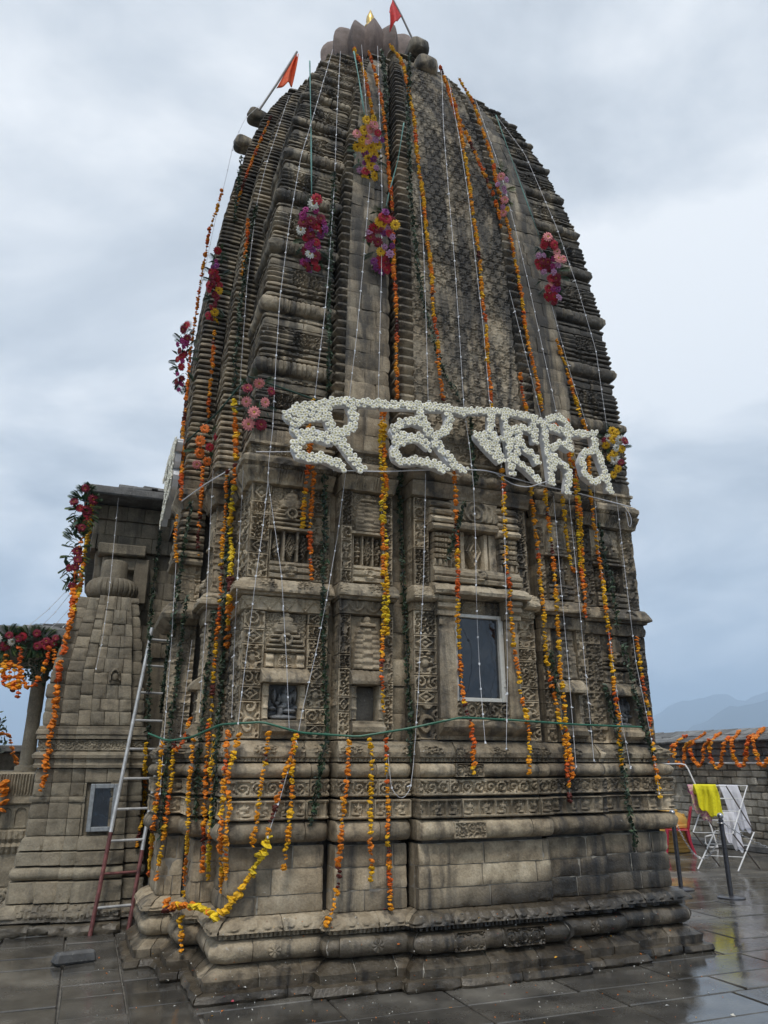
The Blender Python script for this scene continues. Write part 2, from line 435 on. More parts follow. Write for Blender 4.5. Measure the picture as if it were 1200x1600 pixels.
for u, u1 in zip(cols[:-1], cols[1:]):
    v = 3.6 - rng.uniform(0, .3)
    while v < 9.4:
        v1 = v + rng.uniform(.34, .62)
        if v1 > 9.15: v1 = 9.40
        link('paving_slab', slab_mesh(u + g, u1 - g, v + g, v1 - g, rng.uniform(-.004, .004)), PAVE, courtyard)
        v = v1
        if v >= 9.39: break

# distant ground and mountains
MTN = plain('mountain_forest', (.022, .030, .034), .95, var=.35, scale=.004)
fg = MB(); an = np.linspace(0, 2 * np.pi, 49)[:-1]
ring = lambda r, z: np.stack([r * np.cos(an), r * np.sin(an), np.full(48, z)], -1)
fg.add(np.concatenate([ring(110, -1.2), ring(9500, -30)]), [[i, (i + 1) % 48, 48 + (i + 1) % 48, 48 + i] for i in range(48)])
tag(fg.build('terrain', plain('valley_ground', (.05, .065, .045), .95, scale=.01), smooth=False), kind='structure')
def ridge(name, dist, samples, depth, seed):
    az = np.radians(np.linspace(-75, 110, 371)); A = np.degrees(az)
    el = np.interp(A, [s[0] for s in samples], [s[1] for s in samples])
    nz = sum(vnoise(np.stack([A * k, A * 0 + seed, A * 0], -1), seed) * .22 / k for k in (.6, 1.3, 2.7)) 
    el = np.maximum(el + nz * .9, .15)
    rows = []
    for k, (dr, hf) in enumerate([(-depth, -.05), (-depth * .66, .30), (-depth * .33, .68), (0, 1), (depth * .5, .5), (depth, -.05)]):
        r = dist + dr
        nn = vnoise(np.stack([A * .9, A * 0 + k * .8, A * 0 + seed], -1), seed + 5) * .10 if 0 < k < 3 else 0
        z = np.tan(np.radians(el)) * dist * (hf + nn)
        rows.append(np.stack([r * np.sin(az), r * np.cos(az), z + EYE], -1))
    G = np.stack(rows, 0)
    o = link(name, npmesh(name, G, gridfaces(6, 371)), MTN); tag(o, kind='structure'); return o
# samples: world azimuth (deg from +Y clockwise) and elevation of the crest, read off the two crests in the photo
def azel(x, y):
    d = ray(x, y); return (math.degrees(math.atan2(d.x, d.y)), math.degrees(math.atan2(d.z, math.hypot(d.x, d.y))))
ridge('mountains', 7600, [(-75, 2.0), (-30, .6), (0, .8), (25, 2.2), azel(1010, 1122), azel(1050, 1110), azel(1090, 1095), azel(1130, 1090), azel(1160, 1094), azel(1200, 1080), (62, 4.2), (110, 3.2)], 1100, 3)
ridge('foothills', 5200, [(-75, 1.2), (-30, .3), (0, .4), (25, .9), azel(1010, 1158), azel(1060, 1138), azel(1110, 1120), azel(1150, 1110), azel(1200, 1098), (62, 3.3), (110, 2.0)], 800, 11)

# haze filling the valley air
hz = MB(); hz.box((300, 300, 400), (10200, 10200, 440)); 
hazeo = hz.build('haze', None, smooth=False); tag(hazeo, 'pale blue haze over the far mountains', 'haze', kind='stuff')
HM = bpy.data.materials.new('haze'); HM.use_nodes = True; ht = HM.node_tree; ht.nodes.clear()
ho = ht.nodes.new('ShaderNodeOutputMaterial'); hv = ht.nodes.new('ShaderNodeVolumePrincipled')
hv.inputs['Color'].default_value = (.64, .80, 1.0, 1); hv.inputs['Density'].default_value = .00030; hv.inputs['Anisotropy'].default_value = 0.0
ht.links.new(hv.outputs[0], ho.inputs['Volume']); hazeo.data.materials.clear(); hazeo.data.materials.append(HM)

# ================================================================== MAIN TEMPLE
temple = empty('temple_tower', (3.22, 8.6, 0), 'tall grey carved stone temple tower with curving spire, hung with marigold garlands', 'temple')
V0, U0, UC, VC = 6.235, 1.11, 3.22, 8.9
_zi = np.array([-1, 4.4, 5.5, 6.3, 7.1, 7.6, 8.0, 8.64, 9.33, 9.93, 10.45, 10.8, 11.2, 12]); _ii = np.array([0, 0, .02, .055, .11, .155, .2, .31, .455, .62, .82, 1.02, 1.28, 1.9])
_zf = np.linspace(-1, 12, 521); _if = np.interp(_zf, _zi, _ii); _k = np.exp(-np.linspace(-2, 2, 25) ** 2); _if2 = np.convolve(np.pad(_if, 12, 'edge'), _k / _k.sum(), 'valid')
INS = lambda z: np.interp(z, _zf, _if2)
SU = lambda z: (2.11 - INS(z)) / 2.11
SV = lambda z: (2.665 - INS(z)) / 2.665

class Bay:
    """box-shaped wall bay; s along the face, d outwards, plan shrinks with the spire above"""
    def __init__(b, side, s0, s1, d, dbl=None, dbr=None):
        b.side, b.s0_, b.s1_, b.d_ = side, s0, s1, d
        b.dbl_ = d - .22 if dbl is None else dbl; b.dbr_ = d - .22 if dbr is None else dbr
    def _s(b, s, z):
        if b.side == 'F': return UC + (s - UC) * SU(z)
        return -(VC - (VC + s) * SV(z))
    def s0(b, z): return b._s(b.s0_, z)
    def s1(b, z): return b._s(b.s1_, z)
    def d(b, z): return b.d_ - INS(z)
    def dbl(b, z): return b.dbl_ - INS(z)
    def dbr(b, z): return b.dbr_ - INS(z)
    def world(b, s, d, z):
        if b.side == 'F': return np.stack([s, V0 - d, z], -1)
        return np.stack([U0 - d, -s, z], -1)
    def len3(b, z): return (float(b.d(z) - b.dbl(z)), float(b.s1(z) - b.s0(z)), float(b.d(z) - b.dbr(z)))

SEED = [0]
def piece(name, bay, a0, a1, prof, parent=None, mat=None, ds=.014, dz=.014, disp=None, skirt=.08, gap=.003, rough=.005, bev=.006, off=0.0, rs=1.0, corner=.010):
    """one carved stone: profile (offset, z) swept along the bay outline from a0 to a1 (-1..0 left return, 0..1 front, 1..2 right return)"""
    SEED[0] += 1; sd = SEED[0]
    parent = temple if parent is None else parent; mat = STONE if mat is None else mat
    pr = [np.array(p, float) for p in prof]; oz = [pr[0]]
    for p, q in zip(pr[:-1], pr[1:]):
        n = max(1, int(round(np.linalg.norm(q - p) / dz)))
        for k in range(1, n + 1): oz.append(p + (q - p) * k / n)
    oz = np.array(oz); O1, Z1 = oz[:, 0] + off, oz[:, 1].copy()
    zg = gap * .6; Z1[0] += zg; Z1[-1] -= zg
    zm = .5 * (Z1[0] + Z1[-1]); L = bay.len3(zm)
    aa = []
    segs = [(-1, 0, L[0]), (0, 1, L[1]), (1, 2, L[2])]
    for lo, hi, ln in segs:
        x0, x1 = max(a0, lo), min(a1, hi)
        if x1 - x0 < 1e-6: continue
        if x0 == a0 and a0 > -1: x0 += gap / ln
        if x1 == a1 and a1 < 2: x1 -= gap / ln
        n = max(1, int(round((x1 - x0) * ln / ds)))
        if lo != 0: n = max(1, int(n * .6))
        pts = np.linspace(x0, x1, n + 1)
        aa.extend(pts if not aa else pts[1:])
    A = np.array(aa); n, m = len(A), len(O1)
    arc = np.where(A < 0, A * L[0], np.where(A > 1, L[1] + (A - 1) * L[2], A * L[1])); arc = arc - arc[0]
    AA, OO = np.meshgrid(A, O1, indexing='ij'); SS, ZZ = np.meshgrid(arc, Z1, indexing='ij')
    TT = np.broadcast_to(np.concatenate([[0], np.cumsum(np.linalg.norm(np.diff(oz, axis=0), axis=1))]), (n, m))
    if disp is not None: OO = OO + disp(SS, ZZ - Z1[0], AA, TT)
    def place(A_, O_, Z_):
        s0, s1, d = bay.s0(Z_), bay.s1(Z_), bay.d(Z_)
        fr = (A_ >= 0) & (A_ <= 1); lf = A_ < 0
        kl, kr = (bay.kl, bay.kr) if hasattr(bay, 'kl') else (1.0, 1.0)
        w = np.sign(2 * A_ - 1) * np.abs(np.clip(2 * A_ - 1, -1, 1)) ** 7 * np.where(A_ < .5, kl, kr)
        sf = s0 + A_ * (s1 - s0) + w * O_
        bl, br = bay.dbl(Z_), bay.dbr(Z_)
        s = np.where(fr, sf, np.where(lf, s0 - O_ * kl, s1 + O_ * kr))
        dd = np.where(fr, d + O_, np.where(lf, bl + (A_ + 1) * (d + O_ - bl), br + (2 - A_) * (d + O_ - br)))
        return s, dd
    s, dd = place(AA, OO, ZZ); W3 = bay.world(s, dd, ZZ)
    nz = fbm(W3 + sd * .37, 9 * rs, 3, sd % 50) * rough * 1.6 + fbm(W3, 38 * rs, 2, 3) * rough
    B = np.zeros((n, m)); B[[0, -1], :] = 1; B[:, [0, -1]] = 1
    chip = np.clip(fbm(W3, 14, 2, 9) + .1, 0, 1)
    if corner and a0 < 0 < a1: OO = OO - corner * np.exp(-(AA * np.where(AA < 0, L[0], L[1]) / .022) ** 2)
    if corner and a0 < 1 < a1: OO = OO - corner * np.exp(-((AA - 1) * np.where(AA < 1, L[1], L[2]) / .022) ** 2)
    OO = OO + nz - B * (bev * .7 + chip * bev * 2.5)
    s, dd = place(AA, OO, ZZ)
    G = np.empty((n + 2, m + 2, 3)); G[1:-1, 1:-1] = bay.world(s, dd, ZZ)
    OB = np.full(n, -skirt)
    for jj, sj in ((0, 0), (-1, -1)):
        s_, d_ = place(A, np.minimum(OB, OO[:, sj] - .02), ZZ[:, sj]); G[1:-1, jj] = bay.world(s_, d_, ZZ[:, sj])
    for ii in (0, -1):
        s_, d_ = place(np.full(m, A[ii]), np.minimum(-skirt, OO[ii] - .02), Z1); 
        if 0 <= A[ii] <= 1: s_ = s[ii]
        G[ii, 1:-1] = bay.world(s_, d_, Z1)
    for ii in (0, -1):
        for jj in (0, -1): G[ii, jj] = .5 * (G[ii, 1 if jj == 0 else -2] + G[1 if ii == 0 else -2, jj])
    me = npmesh(name, G, gridfaces(n + 2, m + 2, flip=False))
    return link(name, me, mat, parent)

# ---- carving motifs: heights in 0..1 over (S, Z)
sst = lambda x, a, b: (lambda t: t * t * (3 - 2 * t))(np.clip((x - a) / (b - a), 0, 1))
def scroll(S_, Z_, h, p=None, turns=1.7):
    p = p or h; k = np.floor(S_ / p); x = (S_ / p - k - .5) * 2; y = (Z_ / h - .5) * 2 * np.where(k % 2 == 0, 1, -1)
    r = np.hypot(x, y); th = np.arctan2(y, x)
    v = np.cos(2 * np.pi * r * turns - th)
    g = sst(v, -.25, .40) * (1 - sst(r, .92, 1.0)); c = np.hypot(np.abs(x) - 1, np.abs(y) - 1)
    return np.maximum(g, 1 - sst(np.abs(c - .28), .06, .16))
def vscroll(S_, Z_, w, turns=1.5): return scroll(Z_, S_, w, w * 1.05, turns)
def worley(S_, Z_, cell, seed):
    i, j = np.floor(S_ / cell), np.floor(Z_ / cell); bd = np.full(S_.shape, 9.); bx = np.zeros_like(bd); by = np.zeros_like(bd); bh = np.zeros_like(bd)
    for di in (-1, 0, 1):
        for dj in (-1, 0, 1):
            a, b = (i + di).astype(np.int64), (j + dj).astype(np.int64); h = ((a * 7349 + b * 9157 + seed * 131) * 2654435 >> 5)
            px = (a + .5 + (_T[h & 65535] - .5) * .7) - S_ / cell; py = (b + .5 + (_T[(h >> 9) & 65535] - .5) * .7) - Z_ / cell
            dd = np.hypot(px, py); m = dd < bd; bd = np.where(m, dd, bd); bx = np.where(m, px, bx); by = np.where(m, py, by); bh = np.where(m, _T[(h >> 4) & 65535], bh)
    return bd, np.arctan2(by, bx), bh
def arabesque(S_, Z_, cell, seed=1):
    r, th, h = worley(S_, Z_, cell, seed); sg = np.where(h > .5, 1, -1)
    return sst(np.cos(2 * np.pi * r * 2.0 - th * sg), -.2, .40)
def gavaksha(S_, Z_, p, ph):
    row = np.floor(Z_ / ph); xx = S_ / p + (row % 2) * .5; kx = np.floor(xx); x = (xx - kx - .5) * 2; y = (Z_ / ph - row - .5) * 2
    r = np.hypot(x * 1.02, y + .05)
    ring = (1 - sst(np.abs(r - .66), .12, .22)) * sst(y, -.75, -.45)
    curl = 1 - sst(np.hypot(np.abs(x) - .72, y + .72), .16, .30)
    eye = 1 - sst(np.hypot(np.abs(x) - .20, y - .02), .12, .22)
    stem = (1 - sst(np.abs(x), .06, .14)) * (1 - sst(np.abs(y - .15), .25, .4))
    tip = 1 - sst(np.hypot(x, y - .95), .12, .3)
    return np.clip(np.maximum.reduce([ring, curl, eye * .55, stem * .5, tip * .9]), 0, 1)
def frame(S_, Z_, w, h, t): return 1 - sst(np.minimum.reduce([S_, w - S_, Z_, h - Z_]), t * .7, t)
def el(S_, Z_, cx, cz, rx, rz): return np.sqrt(np.maximum(0, 1 - ((S_ - cx) / rx) ** 2 - ((Z_ - cz) / rz) ** 2))
def figure(S_, Z_, cx, z0, h, k=0):
    f = lambda a, b, c, d, e: e * el(S_, Z_, cx + a * h, z0 + b * h, c * h, d * h)
    m = 1 if k % 2 else -1
    return np.maximum.reduce([f(0, .86, .095, .12, .9), f(0, .97, .07, .09, .7), f(0, .60, .17, .22, 1), f(0, .38, .13, .16, .8), f(-.2, .58, .06, .2, .7), f(.2, .58, .06, .2, .7), f(m * .27, .72, .06, .14, .6),
                              f(m * .16, .16, .30, .10, 1), f(-m * .15, .14, .10, .2, .9), f(-m * .1, .30, .16, .09, .9), f(-m * .27, .42, .09, .08, .6)])
def shrine_roof(S_, Z_, w, h):
    """stepped roof of a small shrine carved in relief: slabs, round eye, dome and pot"""
    cx = w / 2; o = np.zeros_like(S_); n = 5
    for k in range(n):
        zb, zt = h * (.02 + .115 * k), h * (.02 + .115 * (k + 1) - .022); hw = w * (.48 - .012 * k - .010 * k * k)
        ins = (1 - sst(np.abs(S_ - cx), hw * .93, hw)) * sst(Z_, zb, zb + h * .02) * (1 - sst(Z_, zt - h * .015, zt))
        o = np.maximum(o, ins * (.72 - .05 * k + .15 * np.sin(np.clip((Z_ - zb) / (zt - zb), 0, 1) * np.pi)))
    o = np.maximum(o, .8 * el(S_, Z_, cx, h * .62, w * .30, h * .16) ** .6)
    o = np.maximum(o, .75 * (1 - sst(np.abs(Z_ - h * .72), .01 * h, .03 * h)) * (1 - sst(np.abs(S_ - cx), w * .22, w * .24)))
    o = np.maximum(o, .8 * el(S_, Z_, cx, h * .80, w * .17, h * .11) ** .6); o = np.maximum(o, .8 * el(S_, Z_, cx, h * .93, w * .065, h * .07) ** .6)
    r = np.hypot(S_ - cx, (Z_ - h * .33)); e1 = w * .15
    o = np.maximum(o, (1 - sst(np.abs(r - e1 * .75), e1 * .18, e1 * .32)) * 1.1); o = np.maximum(o, 1.05 * el(S_, Z_, cx, h * .33, e1 * .4, e1 * .4))
    return o
def tower_relief(S_, Z_, w, h):
    cx = w / 2; hw = w * .44 * np.sqrt(np.clip(1 - (np.clip(Z_ / (h * .80), 0, 1)) ** 2.6 * .62, 0, 1)); body = (1 - sst(np.abs(S_ - cx), hw * .94, hw)) * (1 - sst(Z_, h * .76, h * .78))
    led = .12 * np.abs(np.sin(Z_ / h * 34)) * (np.abs(S_ - cx) > hw * .34)
    rib = .25 * (np.abs(S_ - cx) < hw * .34) * (.6 + .4 * np.cos(Z_ / h * 44))
    o = body * (.62 + led + rib); o = np.maximum(o, .95 * (1 - sst(np.abs(Z_ - h * .82), .03 * h, .05 * h)) * (1 - sst(np.abs(S_ - cx), w * .25, w * .28)))
    return np.maximum(o, .8 * el(S_, Z_, cx, h * .92, w * .13, h * .08) ** .6)
def diamond_panel(S_, Z_, w, h, cols=3):
    o = np.zeros_like(S_)
    for k in range(cols):
        cx = w * (k + .5) / cols; x = np.abs(S_ - cx) / (w / cols * .40 * (1.25 if k == cols // 2 else .7)); y = np.abs(Z_ - h * .5) / (h * .46)
        q = 1 - (x + y); o = np.maximum(o, np.where(q > 0, .45 + .5 * np.abs(np.cos(q * 9)), 0))
        for sg in (-1, 1):
            px = cx + sg * w / cols * .5; o = np.maximum(o, .95 * (1 - sst(np.abs(S_ - px), w * .028, w * .045)))
    return o
def zigzag(S_, Z_, h, p):
    t = np.abs((S_ / p) % 1 - .5) * 2; d = Z_ / h - t; e_ = 1 - sst(np.abs(d), .06, .16)
    return np.maximum(e_, .7 * sst(np.cos(np.hypot((S_ / p) % 1 - .5, Z_ / h - .3) * 14), .2, .8) * (d > 0.1))
def petals(S_, T_, h, p):
    x = ((S_ / p) % 1 - .5) * 2; y = T_ / h; edge = np.abs(np.hypot(x * .92, np.maximum(0, .55 - y) * 1.6) - .86)
    return -(1 - sst(edge, .08, .24))
def dent(S_, p, f=.5): return sst(np.abs(((S_ / p) % 1) - .5), .25 * f, .25 * f + .1)

# ---- cores behind the carved stones
def core(name, b, z0, z1, off, back=.4):
    zs = np.arange(z0, z1 + .01, .35 if z1 > 5 else z1 - z0); zs[-1] = z1
    rows = []
    for z in zs:
        a, c, d = float(b.s0(z)) + off, float(b.s1(z)) - off, float(b.d(z)) - off
        k = min(float(b.dbl(z)), float(b.dbr(z))) - back
        rows.append(b.world(np.array([a, a, c, c]), np.array([k, d, d, k]), np.full(4, z)))
    G = np.stack(rows); n = len(zs); mb = MB()
    q = []
    for i in range(n - 1):
        for j in range(3): q.append([i * 4 + j, i * 4 + j + 1, (i + 1) * 4 + j + 1, (i + 1) * 4 + j])
    q.append([(n - 1) * 4 + j for j in range(4)])
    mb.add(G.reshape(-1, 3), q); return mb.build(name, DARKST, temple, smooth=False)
# main body of the tower
zs = np.concatenate([[-.03], np.arange(.5, 10.95, .35), [11.0]]); rows = []
for z in zs:
    i = float(INS(z)); a0, a1, b0, b1 = U0 + .19 + i, 5.33 - .19 - i, V0 + .19 + i, 11.56 - i
    rows.append([(a0, b0, z), (a1, b0, z), (a1, b1, z), (a0, b1, z)])
G = np.array(rows); n = len(zs); q = [[i * 4 + j, i * 4 + (j + 1) % 4, (i + 1) * 4 + (j + 1) % 4, (i + 1) * 4 + j] for i in range(n - 1) for j in range(4)] + [[(n - 1) * 4 + j for j in range(4)]]
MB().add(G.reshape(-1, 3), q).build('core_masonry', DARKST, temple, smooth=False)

# ---- bays: base / wall / spire plans
LK = -.665
FB = dict(k1=Bay('F', 1.11, 1.875, 0, LK), p1=Bay('F', 1.93, 2.545, .13), b=Bay('F', 2.60, 3.84, .25), p2=Bay('F', 3.895, 4.51, .13), k2=Bay('F', 4.565, 5.33, 0, None, -.7))
FW = dict(k1=Bay('F', 1.11, 1.865, 0, LK), p1=Bay('F', 1.93, 2.44, .115), b=Bay('F', 2.60, 3.86, .20), p2=Bay('F', 3.98, 4.49, .115), k2=Bay('F', 4.565, 5.32, 0, None, -.7))
FS = dict(k1=Bay('F', 1.11, 1.79, 0, LK), p1=Bay('F', 1.845, 2.415, .12), b=Bay('F', 2.47, 3.97, .25), p2=Bay('F', 4.025, 4.595, .12), k2=Bay('F', 4.65, 5.33, 0, None, -.7))
for _n, _l, _r in (('k1', 1, .2), ('p1', .25, .2), ('b', .25, .25), ('p2', .25, .25), ('k2', .25, .35)): FW[_n].kl, FW[_n].kr = _l, _r
LB = dict(p=Bay('L', -7.36, -6.95, .18), b=Bay('L', -8.85, -7.44, .41))
LW = dict(p=Bay('L', -7.36, -6.96, .20), b=Bay('L', -8.85, -7.46, .46))
LS = dict(p=Bay('L', -7.42, -6.96, .22), b=Bay('L', -9.9, -7.47, .47))
for nm, b in list(FB.items()) + [('l' + k, v_) for k, v_ in LB.items()]: core('core_masonry', b, -.03, 1.8, .05)
for nm, b in list(FW.items()) + [('l' + k, v_) for k, v_ in LW.items()]: core('core_masonry', b, 1.8, 4.45, .16 if nm in ('k1', 'k2', 'p1', 'p2') else .14)
for nm, b in list(FS.items()) + [('l' + k, v_) for k, v_ in LS.items()]: core('core_masonry', b, 4.42, 10.80 if nm[0] == 'k' else (10.92 if nm in ('p1', 'p2', 'lp') else 11.15), .05)

# ---- base mouldings
def cuts(lo, hi, n, jit=.12):
    c = np.linspace(lo, hi, n + 1); c[1:-1] += rng.uniform(-jit, jit, n - 1) * (hi - lo) / n; return list(c)
def arcp(o, r, z0, z1, n=9, squash=1.0):
    t = np.linspace(-np.pi / 2, np.pi / 2, n); return [(o + r * np.cos(a) * squash, (z0 + z1) / 2 + (z1 - z0) / 2 * np.sin(a)) for a in t]
def base_bay(b, near, lo, hi, nst, wide):
    b.kup = (1.0 if b is FB['k1'] else .12, 1.0 if (b is FB['k2'] or b.side == 'L') else .12); b.kl = b.kr = 1.0
    ds = .016 if near else .024
    j = lambda: rng.uniform(-.006, .006)
    c = cuts(lo, hi, nst)
    for a0, a1 in zip(c[:-1], c[1:]):   # rough footing, partly sunk
        hgt = rng.uniform(.06, .09); piece('footing_stone', b, a0, a1, [(.19, -.02), (.215, .02), (.20, hgt * .8), (.12, hgt), (.04, hgt + .004)], ds=.03, dz=.025, rough=.014, bev=.015, off=j() * 2)
    c = cuts(lo, hi, nst + 1)
    for a0, a1 in zip(c[:-1], c[1:]):
        piece('plinth_stone', b, a0, a1, [(.06, .062), (.155, .066), (.160, .135), (.045, .205), (.0, .212)], ds=.022, dz=.018, rough=.007, bev=.009, off=j())
    c = cuts(lo, hi, max(2, nst - 1))
    for a0, a1 in zip(c[:-1], c[1:]):
        piece('torus_stone', b, a0, a1, [(-.02, .213)] + arcp(.04, .075, .215, .365, 11) + [(-.02, .367)], ds=.022, dz=.014, rough=.006, off=j(), corner=.03)
    piece('pierced_band', b, lo, hi, [(.045, .368), (.055, .374), (.055, .412), (.03, .418)], ds=.008 if near else .02, dz=.01, disp=lambda S_, Z_, A_, T_: -.022 * (1 - dent(S_, .035)) * (np.abs(Z_ - .026) < .016))
    c = cuts(lo, hi, nst)
    for a0, a1 in zip(c[:-1], c[1:]):
        piece('lotus_stone', b, a0, a1, [(.03, .412), (.118, .416), (.120, .440), (.07, .487), (.012, .508), (-.02, .512)], ds=.014 if near else .022, dz=.011, disp=lambda S_, Z_, A_, T_: .014 * petals(S_, np.clip(T_ - .10, 0, 1), .085, .115) * (T_ > .09), rough=.005, off=j())
    for pf in ([(.06, .062), (.155, .066), (.160, .135), (.045, .205), (.0, .212)], [(-.02, .213)] + arcp(.04, .075, .215, .365, 11) + [(-.02, .367)]):
        piece('mortar_bed', b, lo, hi, pf, mat=LIME, ds=.05, dz=.03, off=-.024, rough=.002, bev=0, skirt=.05)
    b.kl, b.kr = b.kup
    piece('mortar_bed', b, lo, hi, [(.0, .513), (.0, .992)], mat=LIME, ds=.06, dz=.06, off=-.0145, rough=.001, bev=0, skirt=.04)
    zc = [.513, .655 + rng.uniform(-.02, .02), .82 + rng.uniform(-.02, .02), .992]
    for za, zb in zip(zc[:-1], zc[1:]):
        c = cuts(lo, hi, max(2, int(nst * .8 + rng.integers(0, 2))), .25)
        for a0, a1 in zip(c[:-1], c[1:]):
            piece('dado_block', b, a0, a1, [(.004, za), (.0, (za + zb) / 2), (-.002, zb)], ds=.03, dz=.03, rough=.0042, bev=.008, off=rng.uniform(-.004, .004), gap=.0055)
    c = cuts(lo, hi, max(1, nst - 2))
    for a0, a1 in zip(c[:-1], c[1:]):
        piece('torus_stone', b, a0, a1, [(-.03, 1.012)] + arcp(.03, .075, 1.02, 1.17, 11) + [(-.03, 1.175)], ds=.022, dz=.014, rough=.006, off=j(), corner=.035)
    for za, zb, kind in ((1.182, 1.335, 0), (1.352, 1.492, 1)):
        c = cuts(lo, hi, max(1, nst - 2), .1)
        for a0, a1 in zip(c[:-1], c[1:]):
            H = zb - za
            def dsp(S_, Z_, A_, T_, H=H, kind=kind):
                w_ = S_.max(); fr = frame(S_, Z_ - .01, w_, H - .02, .016)
                if kind == 0:
                    p = .155; k = np.floor(S_ / p); m = np.zeros_like(S_)
                    for q_ in range(int(w_ / p) + 1): m = np.maximum(m, figure(S_, Z_, (q_ + .5) * p, .022, H * .72, q_))
                    m = np.maximum(m, 1 - sst(np.abs(S_ / p - np.round(S_ / p)) * p, .006, .012))
                    return -.028 + .032 * np.maximum(m, fr)
                return -.026 + .030 * np.maximum(scroll(S_, Z_ - .012, H - .03), fr)
            piece('carved_frieze', b, a0, a1, [(.05, za), (.082, za + .012), (.086, zb - .012), (.05, zb)], ds=.0085 if near else .016, dz=.0085 if near else .014, disp=dsp, rough=.003)
    c = cuts(lo, hi, max(1, nst - 2))
    for a0, a1 in zip(c[:-1], c[1:]):
        piece('torus_stone', b, a0, a1, [(-.03, 1.497)] + arcp(.035, .075, 1.50, 1.615, 10) + [(-.03, 1.62)], ds=.022, dz=.013, rough=.006, off=j(), corner=.035)
    def csp(S_, Z_, A_, T_):
        w_ = S_.max(); d_ = -.016 * (1 - dent(S_, .026)) * (Z_ < .03) * (Z_ > .004)
        return d_ + .024 * arabesque(S_, Z_, .055, 4) * sst(Z_, .05, .07) * (1 - sst(Z_, .12, .14)) * (1 - sst(np.abs(((S_ - w_ / 2 + .19) % .38) - .19), .07, .11))
    c = cuts(lo, hi, max(1, nst - 2))
    for a0, a1 in zip(c[:-1], c[1:]):
        piece('cornice_stone', b, a0, a1, [(.02, 1.622), (.075, 1.626), (.075, 1.650), (.095, 1.662), (.098, 1.70), (.05, 1.755), (.02, 1.785), (-.03, 1.79)], ds=.010 if near else .02, dz=.011, disp=csp, rough=.005, off=j())
base_bay(FB['k1'], True, -1, 1.6, 5, .76); base_bay(FB['p1'], True, -1, 2, 4, .6); base_bay(FB['b'], True, -1, 1.5, 6, 1.2)
base_bay(FB['p2'], False, 0, 2, 4, .6); base_bay(FB['k2'], False, 0, 2, 5, .76)
base_bay(LB['p'], False, 0, 2, 3, .4); base_bay(LB['b'], False, .5, 2, 4, .7)
# flower bosses on the lower torus and scroll panels let into it
def boss(b, a, z, r):
    mb = MB(); s = float(b.s0(z)) + a * b.len3(z)[1]; d = float(b.d(z)) + .118
    n = 25; t = np.linspace(-1, 1, n); X, Y = np.meshgrid(t, t, indexing='ij'); rr = np.hypot(X, Y); th = np.arctan2(Y, X)
    h = np.where(rr < 1, .016 * (np.sqrt(np.maximum(0, 1 - rr ** 2)) * .6 + .5 * np.abs(np.cos(th * 4)) * (rr > .3) * (rr < .95) + .4 * (rr < .25)), -.03)
    P = b.world(s + X * r, d + h - .006, z + Y * r); link('flower_boss', npmesh('flower_boss', P, gridfaces(n, n)), STONE, temple)
boss(FB['k1'], .48, .292, .05); boss(FB['p1'], .52, .292, .052); boss(FB['p2'], .55, .292, .048)
bb = FB['b']
for a0, a1 in ((.20, .42), (.56, .86)):
    piece('scroll_panel', bb, a0, a1, [(.08, .222), (.112, .226), (.112, .356), (.08, .36)], ds=.0085, dz=.0085, disp=lambda S_, Z_, A_, T_: -.020 + .022 * np.maximum(scroll(S_, Z_ - .012, .115), frame(S_, Z_, S_.max(), .135, .012)), rough=.003)
piece('scroll_panel', bb, .22, .46, [(.08, 1.03), (.108, 1.034), (.108, 1.15), (.08, 1.154)], ds=.0085, dz=.0085, disp=lambda S_, Z_, A_, T_: -.02 + .022 * np.maximum(arabesque(S_, Z_, .06, 8), frame(S_, Z_, S_.max(), .12, .012)), rough=.003)
piece('scroll_panel', bb, .24, .46, [(.08, 1.503), (.114, 1.506), (.114, 1.608), (.08, 1.612)], ds=.0085, dz=.0085, disp=lambda S_, Z_, A_, T_: -.02 + .022 * np.maximum(scroll(S_, Z_ - .01, .09), frame(S_, Z_, S_.max(), .105, .01)), rough=.003)

# ---- wall zone
def recess(sa, sb, d, z0, z1, n):
    b = Bay('F', sa, sb, d); zc = np.linspace(z0, z1, n + 1)
    for za, zb in zip(zc[:-1], zc[1:]):
        piece('recess_block', b, 0, 1, [(0, za), (0, zb)], ds=.03, dz=.03, skirt=.1, off=rng.uniform(-.008, .008))
recess(2.42, 2.62, -.02, 1.79, 4.42, 11); recess(1.84, 1.95, -.10, 1.79, 4.42, 7); recess(3.84, 4.0, -.02, 1.79, 4.42, 8); recess(4.47, 4.6, -.10, 1.79, 4.42, 5)

